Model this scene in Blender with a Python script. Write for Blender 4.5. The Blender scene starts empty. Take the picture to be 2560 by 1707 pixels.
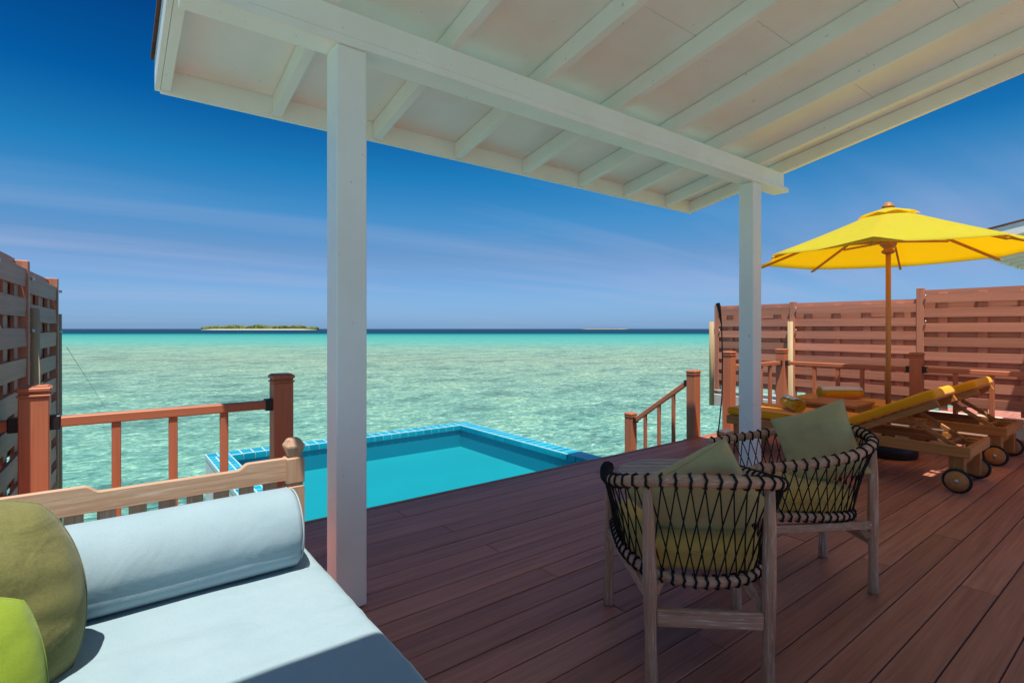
import bpy, math, random
from mathutils import Vector, Matrix, noise as mnoise
random.seed(7)
R = math.radians
scene = bpy.context.scene
COL = scene.collection

# ------------------------------------------------------------------ camera
TH = R(37.63)
cam_d = bpy.data.cameras.new('camera'); cam = bpy.data.objects.new('camera', cam_d); COL.objects.link(cam)
cam.location = (0, 0, 1.30); cam.rotation_euler = (R(90), 0, -TH)
cam_d.sensor_width = 36; cam_d.lens = 18.57; cam_d.shift_y = -0.0123
cam_d.clip_start = 0.05; cam_d.clip_end = 60000
scene.camera = cam

# ------------------------------------------------------------------ sky, sun, exposure
SUN = Vector((-0.195, -0.255, 1.0)).normalized()
SUN_EL = math.asin(SUN.z); SUN_ROT = math.atan2(SUN.x, SUN.y)
world = bpy.data.worlds.new('World'); scene.world = world; world.use_nodes = True
wn = world.node_tree.nodes; wl = world.node_tree.links
for n in list(wn): wn.remove(n)
def WN(t, **k):
    n = wn.new(t)
    for a, b in k.items(): setattr(n, a, b)
    return n
w_out = WN('ShaderNodeOutputWorld'); w_bg = WN('ShaderNodeBackground'); w_bg.inputs['Strength'].default_value = 0.15
sky = WN('ShaderNodeTexSky', sky_type='NISHITA'); sky.sun_disc = False
sky.sun_elevation = SUN_EL; sky.sun_rotation = SUN_ROT
sky.air_density = 1.0; sky.dust_density = 0.35; sky.ozone_density = 3.0
tc = WN('ShaderNodeTexCoord'); sep = WN('ShaderNodeSeparateXYZ'); wl.new(tc.outputs['Generated'], sep.inputs[0])
# deep clear tropical sky: elevation tint over the whole dome
ramp = WN('ShaderNodeValToRGB'); cr = ramp.color_ramp
stops = [(0.0, (0.17, 0.31, 0.66)), (0.06, (0.215, 0.34, 0.565)), (0.13, (0.235, 0.335, 0.47)), (0.20, (0.13, 0.37, 0.515)),
         (0.27, (0.04, 0.34, 0.50)), (0.36, (0.005, 0.215, 0.42)), (0.50, (0.003, 0.115, 0.29)), (1.0, (0.40, 0.52, 0.66))]   # polarised dark at right angles to the sun; unseen zenith raised to add fill
cr.elements[0].position, cr.elements[0].color = stops[0][0], (*stops[0][1], 1)
cr.elements[1].position, cr.elements[1].color = stops[-1][0], (*stops[-1][1], 1)
for p, c in stops[1:-1]:
    e = cr.elements.new(p); e.color = (*c, 1)
wl.new(sep.outputs['Z'], ramp.inputs[0])
mul = WN('ShaderNodeMixRGB', blend_type='MULTIPLY'); mul.inputs[0].default_value = 1
wl.new(sky.outputs[0], mul.inputs[1]); wl.new(ramp.outputs[0], mul.inputs[2])
# thin high cirrus: a layer far overhead, so the streaks foreshorten towards the horizon
mx = WN('ShaderNodeMath', operation='MAXIMUM'); mx.inputs[1].default_value = 0.0; wl.new(sep.outputs['Z'], mx.inputs[0])
ad = WN('ShaderNodeMath', operation='ADD'); ad.inputs[1].default_value = 0.06; wl.new(mx.outputs[0], ad.inputs[0])
dv = WN('ShaderNodeVectorMath', operation='DIVIDE'); wl.new(tc.outputs['Generated'], dv.inputs[0])
cb = WN('ShaderNodeCombineXYZ'); [wl.new(ad.outputs[0], cb.inputs[i]) for i in range(3)]
wl.new(cb.outputs[0], dv.inputs[1])
mp = WN('ShaderNodeMapping'); mp.inputs['Rotation'].default_value = (0, 0, R(55)); mp.inputs['Scale'].default_value = (0.16, 0.75, 0.0)
mp.inputs['Location'].default_value = (0.35, 0.55, 0)
wl.new(dv.outputs[0], mp.inputs[0])
nz = WN('ShaderNodeTexNoise'); nz.inputs['Scale'].default_value = 0.8; nz.inputs['Detail'].default_value = 5; nz.inputs['Roughness'].default_value = 0.5; nz.inputs['Distortion'].default_value = 0.35
wl.new(mp.outputs[0], nz.inputs['Vector'])
cramp = WN('ShaderNodeValToRGB'); cramp.color_ramp.elements[0].position = 0.43; cramp.color_ramp.elements[0].color = (0, 0, 0, 1)
cramp.color_ramp.elements[1].position = 0.72; cramp.color_ramp.elements[1].color = (0.7, 0.7, 0.7, 1)
wl.new(nz.outputs[0], cramp.inputs[0])
cwin = WN('ShaderNodeValToRGB'); cwin.color_ramp.elements[0].position = 0.02; cwin.color_ramp.elements[0].color = (0.25, 0.25, 0.25, 1)
cwin.color_ramp.elements[1].position = 0.30; cwin.color_ramp.elements[1].color = (0, 0, 0, 1)
q_ = cwin.color_ramp.elements.new(0.10); q_.color = (1, 1, 1, 1); q_ = cwin.color_ramp.elements.new(0.19); q_.color = (0.8, 0.8, 0.8, 1)
wl.new(sep.outputs['Z'], cwin.inputs[0])
cfac = WN('ShaderNodeMath', operation='MULTIPLY'); wl.new(cramp.outputs[0], cfac.inputs[0]); wl.new(cwin.outputs[0], cfac.inputs[1])
cmix = WN('ShaderNodeMixRGB', blend_type='MIX'); wl.new(cfac.outputs[0], cmix.inputs[0])
wl.new(mul.outputs[0], cmix.inputs[1]); cmix.inputs[2].default_value = (1.85, 2.25, 3.4, 1)
wl.new(cmix.outputs[0], w_bg.inputs['Color']); wl.new(w_bg.outputs[0], w_out.inputs[0])

sun_d = bpy.data.lights.new('sun', 'SUN'); sun_d.energy = 4.8; sun_d.angle = R(0.53); sun_d.color = (1.0, 0.94, 0.84)
sun = bpy.data.objects.new('sun', sun_d); COL.objects.link(sun); sun.location = (-3, -5, 12)
sun.rotation_euler = SUN.to_track_quat('Z', 'Y').to_euler()

vs = scene.view_settings
vs.view_transform = 'Standard'; vs.look = 'None'; vs.gamma = 1.0; vs.exposure = 0.5; vs.use_curve_mapping = False
scene.cycles.max_bounces = 12; scene.cycles.diffuse_bounces = 9; scene.cycles.transparent_max_bounces = 12
scene.cycles.use_denoising = True
scene.cycles.sample_clamp_indirect = 6.0

# ------------------------------------------------------------------ materials
class NT:
    def __init__(s, name):
        s.m = bpy.data.materials.new(name); s.m.use_nodes = True
        s.n = s.m.node_tree.nodes; s.l = s.m.node_tree.links
        s.b = s.n['Principled BSDF']; s.out = s.n['Material Output']
    def N(s, t, **k):
        n = s.n.new(t)
        for a, b in k.items(): setattr(n, a, b)
        return n
    def L(s, a, b): s.l.new(a, b)
    def set(s, **k):
        for a, v in k.items():
            i = s.b.inputs[a.replace('_', ' ')]
            i.default_value = (*v, 1) if isinstance(v, tuple) and len(v) == 3 and i.type == 'RGBA' else v
    def noise(s, vec, scale, detail=4, rough=0.55, dist=0.0):
        n = s.N('ShaderNodeTexNoise'); n.inputs['Scale'].default_value = scale; n.inputs['Detail'].default_value = detail
        n.inputs['Roughness'].default_value = rough; n.inputs['Distortion'].default_value = dist
        if vec is not None: s.L(vec, n.inputs['Vector'])
        return n.outputs[0]
    def ramp(s, fac, stops):
        r = s.N('ShaderNodeValToRGB'); e = r.color_ramp.elements
        e[0].position, e[0].color = stops[0][0], (*stops[0][1], 1); e[1].position, e[1].color = stops[-1][0], (*stops[-1][1], 1)
        for p, c in stops[1:-1]:
            q = e.new(p); q.color = (*c, 1)
        s.L(fac, r.inputs[0]); return r.outputs[0]
    def mix(s, fac, a, b, mode='MIX'):
        m = s.N('ShaderNodeMixRGB', blend_type=mode)
        for i, v in ((0, fac), (1, a), (2, b)):
            if hasattr(v, 'links'): s.L(v, m.inputs[i])
            else: m.inputs[i].default_value = v if i == 0 else (*v, 1)
        return m.outputs[0]
    def math(s, op, a, b=None):
        m = s.N('ShaderNodeMath', operation=op)
        for i, v in ((0, a), (1, b)):
            if v is None: continue
            if hasattr(v, 'links'): s.L(v, m.inputs[i])
            else: m.inputs[i].default_value = v
        return m.outputs[0]
    def bump(s, h, strength, dist=0.01, prev=None):
        b = s.N('ShaderNodeBump'); b.inputs['Strength'].default_value = strength; b.inputs['Distance'].default_value = dist
        s.L(h, b.inputs['Height'])
        if prev is not None: s.L(prev, b.inputs['Normal'])
        s.L(b.outputs[0], s.b.inputs['Normal']); return b.outputs[0]
    def coords(s, kind='Object', scale=(1, 1, 1), rand=0.0):
        if kind == 'Position': v = s.N('ShaderNodeNewGeometry').outputs['Position']
        else: v = s.N('ShaderNodeTexCoord').outputs['Object']
        m = s.N('ShaderNodeMapping'); m.inputs['Scale'].default_value = scale; s.L(v, m.inputs[0]); v = m.outputs[0]
        if rand:
            oi = s.N('ShaderNodeObjectInfo'); a = s.N('ShaderNodeVectorMath', operation='ADD')
            k = s.math('MULTIPLY', oi.outputs['Random'], rand); cbn = s.N('ShaderNodeCombineXYZ')
            for i in range(3): s.L(k, cbn.inputs[i])
            s.L(v, a.inputs[0]); s.L(cbn.outputs[0], a.inputs[1]); v = a.outputs[0]
        return v
    def rnd(s): return s.N('ShaderNodeObjectInfo').outputs['Random']

def grain(name, axis, cols, freq=60, stretch=0.04, rough=0.6, bump=0.25, coords='Object', var=0.25, spec=0.35, wear=None, dist=0.004):
    t = NT(name); sc = [1, 1, 1]; sc[axis] = stretch
    v = t.coords(coords, tuple(sc), 37.0)
    n1 = t.noise(v, freq, 6, 0.62, 0.4); n2 = t.noise(v, freq * 0.22, 3, 0.5, 0.8)
    f = t.math('ADD', t.math('MULTIPLY', n1, 0.6), t.math('MULTIPLY', n2, 0.4))
    k = len(cols); c = t.ramp(f, [(0.33 + 0.34 * i / (k - 1), cols[i]) for i in range(k)])
    if wear:   # pale limed pores or faded patches
        v2 = t.coords(coords, (1, 1, 1), 11.0)
        w = t.ramp(t.noise(v, freq * 1.7, 3, 0.7), [(0.52, (0, 0, 0)), (0.70, (1, 1, 1))])
        w2 = t.ramp(t.noise(v2, 9, 3), [(0.35, (0.15, 0.15, 0.15)), (0.65, (1, 1, 1))])
        c = t.mix(t.math('MULTIPLY', t.math('MULTIPLY', w, w2), wear[1]), c, wear[0])
    br = t.math('ADD', t.math('MULTIPLY', t.rnd(), var), 1.0 - var / 2)
    cbn = t.N('ShaderNodeCombineXYZ'); [t.L(br, cbn.inputs[i]) for i in range(3)]
    c = t.mix(1.0, c, cbn.outputs[0], 'MULTIPLY')
    t.L(c, t.b.inputs['Base Color']); t.set(Roughness=rough); t.b.inputs['Specular IOR Level'].default_value = spec
    t.bump(f, bump, dist)
    return t.m

def paint(name, col, rough=0.45, dirt=0.10, spec=0.4):
    t = NT(name); v = t.coords('Position')
    n = t.noise(v, 2.6, 5, 0.6); n2 = t.noise(v, 38, 3)
    d = tuple(x * (1 - dirt) * q for x, q in zip(col, (1, 0.985, 0.95)))
    c = t.mix(t.ramp(n, [(0.42, (0, 0, 0)), (0.75, (1, 1, 1))]), col, d)
    spots = t.ramp(t.noise(v, 23, 2, 0.5), [(0.725, (0, 0, 0)), (0.765, (0.55, 0.55, 0.55))])
    c = t.mix(spots, c, tuple(x * 0.55 for x in col))
    t.L(c, t.b.inputs['Base Color']); t.set(Roughness=rough); t.b.inputs['Specular IOR Level'].default_value = spec
    t.bump(n2, 0.08, 0.004); return t.m

def fabric(name, col, col2=None, rough=0.9, weave=900, wr=0.25, sheen=0.15, transl=0.0, wscale=5.0, tcol=None):
    t = NT(name); v = t.coords('Object', (1, 1, 1), 5.0)
    col2 = col2 or tuple(x * 0.86 for x in col)
    n = t.noise(v, 6, 4, 0.6); n2 = t.noise(v, 170, 3, 0.7)
    f = t.math('ADD', t.math('MULTIPLY', n, 0.55), t.math('MULTIPLY', n2, 0.45))
    c = t.ramp(f, [(0.36, col2), (0.62, col)])
    t.L(c, t.b.inputs['Base Color']); t.set(Roughness=rough); t.b.inputs['Specular IOR Level'].default_value = 0.15
    t.b.inputs['Sheen Weight'].default_value = sheen; t.b.inputs['Sheen Roughness'].default_value = 0.5
    fine = t.noise(v, weave * 0.5, 2); soft = t.noise(v, wscale, 3, 0.5, 0.6)
    b1 = t.bump(soft, wr, 0.03); t.bump(fine, 0.45, 0.0018, b1)
    if transl:
        tr = t.N('ShaderNodeBsdfTranslucent'); tr.inputs['Color'].default_value = (*tcol, 1); mx_ = t.N('ShaderNodeMixShader'); mx_.inputs[0].default_value = transl
        t.L(t.b.outputs[0], mx_.inputs[1]); t.L(tr.outputs[0], mx_.inputs[2]); t.L(mx_.outputs[0], t.out.inputs[0])
    return t.m

def plain(name, col, rough=0.5, metal=0.0, spec=0.5, var=0.12):
    t = NT(name); v = t.coords('Object')
    n = t.noise(v, 14, 4, 0.6)
    c = t.ramp(n, [(0.3, tuple(x * (1 - var) for x in col)), (0.7, tuple(min(1, x * (1 + var)) for x in col))])
    t.L(c, t.b.inputs['Base Color']); t.set(Roughness=rough, Metallic=metal); t.b.inputs['Specular IOR Level'].default_value = spec
    t.bump(t.noise(v, 120, 2), 0.06, 0.002); return t.m

M = {}
M['white'] = paint('white_paint', (0.945, 0.92, 0.875), 0.34, 0.06, 0.5)
M['deck'] = grain('deck_board', 0, [(0.28, 0.102, 0.062), (0.46, 0.172, 0.104), (0.57, 0.235, 0.150)], 46, 0.035, 0.5, 0.4, 'Position', 0.32, 0.35, ((0.34, 0.15, 0.11), 0.5))
M['deck_dark'] = plain('added_dark_slab', (0.03, 0.02, 0.017), 0.8)
COMP = [(0.38, 0.120, 0.057), (0.46, 0.150, 0.073), (0.51, 0.172, 0.088)]
M['comp_x'] = grain('composite_x', 0, COMP, 70, 0.03, 0.5, 0.12, 'Object', 0.12, 0.35)
M['comp_y'] = grain('composite_y', 1, COMP, 70, 0.03, 0.5, 0.12, 'Object', 0.12, 0.35)
M['comp_z'] = grain('composite_z', 2, COMP, 70, 0.03, 0.5, 0.12, 'Object', 0.12, 0.35)
FEN = [(0.40, 0.165, 0.108), (0.50, 0.212, 0.142), (0.57, 0.25, 0.172)]
M['fence_y'] = grain('fence_slat', 1, FEN, 60, 0.02, 0.55, 0.3, 'Object', 0.34, 0.3)
M['fence_z'] = grain('fence_batten', 2, FEN, 60, 0.02, 0.55, 0.3, 'Object', 0.15, 0.3)
FEN_SHADE = [(0.31, 0.138, 0.095), (0.39, 0.180, 0.127), (0.46, 0.222, 0.160)]  # left fence: same wood darkened and greyed, its shade put into the colour
M['shade_fence_y'] = grain('shaded_slat', 1, FEN_SHADE, 60, 0.02, 0.55, 0.3, 'Object', 0.22, 0.3)
M['shade_fence_z'] = grain('shaded_batten', 2, FEN_SHADE, 60, 0.02, 0.55, 0.3, 'Object', 0.15, 0.3)
M['pole'] = grain('raw_timber_pole', 2, [(0.30, 0.20, 0.10), (0.44, 0.32, 0.18), (0.50, 0.38, 0.23)], 50, 0.03, 0.75, 0.4, 'Object', 0.1, 0.2)
TEAK = [(0.34, 0.125, 0.030), (0.46, 0.18, 0.045), (0.54, 0.225, 0.062)]
M['teak_x'] = grain('teak_x', 0, TEAK, 60, 0.04, 0.45, 0.15, 'Object', 0.15, 0.4)
M['teak_y'] = grain('teak_y', 1, TEAK, 60, 0.04, 0.45, 0.15, 'Object', 0.15, 0.4)
M['teak_z'] = grain('teak_z', 2, TEAK, 60, 0.04, 0.45, 0.15, 'Object', 0.15, 0.4)
LIME = [(0.34, 0.165, 0.09), (0.50, 0.275, 0.165), (0.60, 0.37, 0.245)]
LW = ((0.80, 0.70, 0.60), 0.9)
M['lime_x'] = grain('limed_wood_x', 0, LIME, 90, 0.05, 0.65, 0.35, 'Object', 0.1, 0.25, LW)
M['lime_y'] = grain('limed_wood_y', 1, LIME, 90, 0.05, 0.65, 0.35, 'Object', 0.1, 0.25, LW)
M['lime_z'] = grain('limed_wood_z', 2, LIME, 90, 0.05, 0.65, 0.35, 'Object', 0.1, 0.25, LW)
GREYW = [(0.30, 0.215, 0.165), (0.43, 0.325, 0.26), (0.52, 0.41, 0.34)]
M['grey_y'] = grain('weathered_table_wood', 1, GREYW, 90, 0.05, 0.65, 0.35, 'Object', 0.12, 0.25, LW)
PALE = [(0.36, 0.20, 0.115), (0.46, 0.285, 0.18), (0.53, 0.345, 0.23)]
PW = ((0.66, 0.56, 0.47), 0.7)
M['pale_x'] = grain('pale_wood_x', 0, PALE, 95, 0.035, 0.6, 0.35, 'Object', 0.05, 0.3, PW)
M['pale_z'] = grain('pale_wood_z', 2, PALE, 95, 0.035, 0.6, 0.35, 'Object', 0.05, 0.3, PW)
M['pale_y'] = grain('pale_wood_y', 1, PALE, 95, 0.035, 0.6, 0.35, 'Object', 0.05, 0.3, PW)
M['blue_fab'] = fabric('pale_blue_fabric', (0.285, 0.385, 0.43), (0.25, 0.352, 0.40), wr=0.3)
M['olive'] = fabric('olive_fabric', (0.52, 0.425, 0.20), (0.44, 0.355, 0.165), wr=0.35, wscale=4)
M['olive_big'] = fabric('olive_cushion_fabric', (0.205, 0.195, 0.072), (0.135, 0.135, 0.045), wr=0.5, wscale=6)
M['mustard'] = fabric('mustard_fabric', (0.64, 0.41, 0.105), (0.55, 0.35, 0.085), wr=0.3)
M['lime_fab'] = fabric('lime_fabric', (0.235, 0.325, 0.03), (0.19, 0.27, 0.022), wr=0.25)
M['yellow'] = fabric('yellow_cushion_fabric', (0.94, 0.375, 0.008), (0.88, 0.34, 0.007), wr=0.2)
M['yellow_pipe'] = fabric('yellow_piping', (0.70, 0.34, 0.012), wr=0.1)
M['towel_y'] = fabric('yellow_towel', (0.72, 0.38, 0.02), (0.62, 0.31, 0.015), wr=0.5, weave=400)
M['towel_w'] = fabric('white_towel', (0.74, 0.70, 0.68), (0.66, 0.62, 0.60), wr=0.5, weave=400)
M['canopy'] = fabric('yellow_canopy', (0.63, 0.62, 0.055), (0.60, 0.585, 0.050), wr=0.12, sheen=0.0, transl=0.46, wscale=2.2, tcol=(0.95, 0.50, 0.0))
M['rope'] = plain('black_rope', (0.011, 0.010, 0.010), 0.75, 0, 0.3)
M['black'] = plain('black_plastic', (0.012, 0.012, 0.013), 0.45)
M['rubber'] = plain('black_rubber', (0.014, 0.014, 0.016), 0.7)
M['bracket'] = plain('dark_bracket', (0.03, 0.026, 0.026), 0.4, 0.3)
M['steel'] = plain('galvanised_steel', (0.55, 0.56, 0.60), 0.35, 0.9)
M['grey_wood'] = plain('dark_grey_block', (0.06, 0.05, 0.055), 0.6)
M['shingle'] = grain('brown_shingle', 1, [(0.10, 0.045, 0.03), (0.17, 0.075, 0.05), (0.21, 0.10, 0.07)], 30, 0.2, 0.8, 0.6, 'Object', 0.2, 0.2)
M['concrete'] = paint('white_concrete', (0.62, 0.61, 0.58), 0.8, 0.25, 0.2)
M['pool_shell'] = paint('pool_shell_render', (0.58, 0.62, 0.60), 0.7, 0.25, 0.2)
M['sand'] = plain('beach_sand', (0.62, 0.55, 0.45), 0.9)

def tile_mat():
    t = NT('turquoise_pool_tile'); r = t.rnd()
    c = t.ramp(r, [(0.0, (0.0, 0.27, 0.40)), (0.5, (0.004, 0.34, 0.46)), (1.0, (0.01, 0.40, 0.52))])
    n = t.noise(t.coords('Object', (1, 1, 1), 3), 35, 3)
    c = t.mix(t.math('MULTIPLY', n, 0.35), c, (0.0, 0.24, 0.36)); t.L(c, t.b.inputs['Base Color'])
    t.set(Roughness=0.12); t.bump(n, 0.05, 0.002); return t.m
M['tile'] = tile_mat()
def grout_mat():
    t = NT('pale_grout'); n = t.noise(t.coords('Position'), 60, 3)
    t.L(t.ramp(n, [(0.3, (0.34, 0.52, 0.57)), (0.7, (0.44, 0.61, 0.65))]), t.b.inputs['Base Color']); t.set(Roughness=0.8); return t.m
M['grout'] = grout_mat()
def basin_mat(name, a, b):
    t = NT(name); v = t.coords('Position')
    t.L(t.ramp(t.noise(v, 1.2, 3), [(0.3, a), (0.7, b)]), t.b.inputs['Base Color']); t.set(Roughness=0.6); return t.m
M['basin'] = basin_mat('pool_basin', (0.0, 0.235, 0.285), (0.0, 0.25, 0.305))
M['basin_wall'] = basin_mat('pool_basin_wall', (0.0, 0.235, 0.325), (0.0, 0.25, 0.345))

def pool_water():
    t = NT('pool_water'); v = t.coords('Position')
    tr = t.N('ShaderNodeBsdfTransparent'); tr.inputs[0].default_value = (0.80, 0.97, 0.98, 1)
    gl = t.N('ShaderNodeBsdfGlossy'); gl.inputs['Roughness'].default_value = 0.02; gl.inputs['Color'].default_value = (1, 1, 1, 1)
    b = t.N('ShaderNodeBump'); b.inputs['Strength'].default_value = 0.12; b.inputs['Distance'].default_value = 0.02
    t.L(t.noise(v, 3.0, 2), b.inputs['Height']); t.L(b.outputs[0], gl.inputs['Normal'])
    fr = t.N('ShaderNodeFresnel'); fr.inputs['IOR'].default_value = 1.33; t.L(b.outputs[0], fr.inputs['Normal'])
    fac = t.math('MULTIPLY', fr.outputs[0], 0.22)      # polarised view
    mxs = t.N('ShaderNodeMixShader'); t.L(fac, mxs.inputs[0]); t.L(tr.outputs[0], mxs.inputs[1]); t.L(gl.outputs[0], mxs.inputs[2])
    t.L(mxs.outputs[0], t.out.inputs[0]); return t.m
M['pool_water'] = pool_water()

def sea_mat():
    t = NT('lagoon_water'); pos = t.N('ShaderNodeNewGeometry').outputs['Position']
    # distance out from the villas towards the reef edge
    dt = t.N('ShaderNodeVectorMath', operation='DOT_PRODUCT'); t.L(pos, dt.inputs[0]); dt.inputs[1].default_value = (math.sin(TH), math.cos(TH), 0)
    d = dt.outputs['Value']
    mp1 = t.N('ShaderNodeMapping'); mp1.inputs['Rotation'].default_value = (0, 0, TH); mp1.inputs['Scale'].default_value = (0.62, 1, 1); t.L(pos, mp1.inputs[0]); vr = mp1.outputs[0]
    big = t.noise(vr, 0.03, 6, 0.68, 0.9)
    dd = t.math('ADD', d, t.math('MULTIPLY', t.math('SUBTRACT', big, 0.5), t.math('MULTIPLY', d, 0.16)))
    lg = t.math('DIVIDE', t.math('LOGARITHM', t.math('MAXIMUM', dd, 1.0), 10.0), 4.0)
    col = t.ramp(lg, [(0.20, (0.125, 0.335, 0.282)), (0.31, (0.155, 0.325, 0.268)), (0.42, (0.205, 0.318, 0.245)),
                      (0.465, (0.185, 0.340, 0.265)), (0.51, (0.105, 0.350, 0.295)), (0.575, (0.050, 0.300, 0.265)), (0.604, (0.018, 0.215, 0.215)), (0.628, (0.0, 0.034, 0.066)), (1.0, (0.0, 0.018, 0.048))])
    # seabed sand and weed patches, then fine glints and caustics painted into the colour
    med = t.noise(vr, 0.5, 5, 0.62, 0.8); fine = t.noise(vr, 3.6, 6, 0.74, 1.2)
    patch = t.ramp(med, [(0.36, (0.62, 0.66, 0.68)), (0.50, (1, 1, 1)), (0.66, (1.22, 1.10, 1.0))])
    glint_paint = t.ramp(fine, [(0.34, (0.40, 0.55, 0.58)), (0.48, (0.86, 0.91, 0.92)), (0.55, (1.12, 1.08, 1.06)), (0.64, (2.15, 1.70, 1.60))])
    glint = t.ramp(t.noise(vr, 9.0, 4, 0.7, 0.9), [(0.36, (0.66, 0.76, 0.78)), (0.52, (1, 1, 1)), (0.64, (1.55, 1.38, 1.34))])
    glint_paint = t.mix(1.0, glint_paint, glint, 'MULTIPLY')
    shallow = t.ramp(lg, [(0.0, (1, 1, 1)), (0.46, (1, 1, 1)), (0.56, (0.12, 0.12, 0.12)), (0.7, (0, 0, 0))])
    c2 = t.mix(shallow, col, t.mix(1.0, t.mix(1.0, col, patch, 'MULTIPLY'), glint_paint, 'MULTIPLY'))
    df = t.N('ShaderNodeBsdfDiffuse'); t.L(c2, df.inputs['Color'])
    gl = t.N('ShaderNodeBsdfGlossy'); gl.inputs['Roughness'].default_value = 0.12
    mp2 = t.N('ShaderNodeMapping'); mp2.inputs['Rotation'].default_value = (0, 0, TH + 0.2); mp2.inputs['Scale'].default_value = (0.55, 1, 1); t.L(pos, mp2.inputs[0])
    w1 = t.noise(mp2.outputs[0], 1.6, 4, 0.6, 0.6); w2 = t.noise(mp2.outputs[0], 6.0, 4, 0.62, 0.4)
    b1 = t.bump(w1, 0.6, 0.30); b2 = t.bump(w2, 0.7, 0.12, b1)
    fr = t.N('ShaderNodeFresnel'); fr.inputs['IOR'].default_value = 1.33; t.L(b2, fr.inputs['Normal'])
    t.L(b2, gl.inputs['Normal']); t.L(b2, df.inputs['Normal'])
    fac = t.math('MULTIPLY', fr.outputs[0], 0.24)        # the photograph is taken through a polariser
    mxs = t.N('ShaderNodeMixShader'); t.L(fac, mxs.inputs[0]); t.L(df.outputs[0], mxs.inputs[1]); t.L(gl.outputs[0], mxs.inputs[2])
    t.L(mxs.outputs[0], t.out.inputs[0])
    return t.m
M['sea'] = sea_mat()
def foliage_mat():
    t = NT('island_foliage'); v = t.coords('Position')
    c = t.ramp(t.noise(v, 0.12, 4, 0.7), [(0.3, (0.035, 0.060, 0.018)), (0.5, (0.10, 0.14, 0.025)), (0.7, (0.19, 0.20, 0.045))])
    t.L(c, t.b.inputs['Base Color']); t.set(Roughness=0.9); return t.m
M['foliage'] = foliage_mat()

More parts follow.
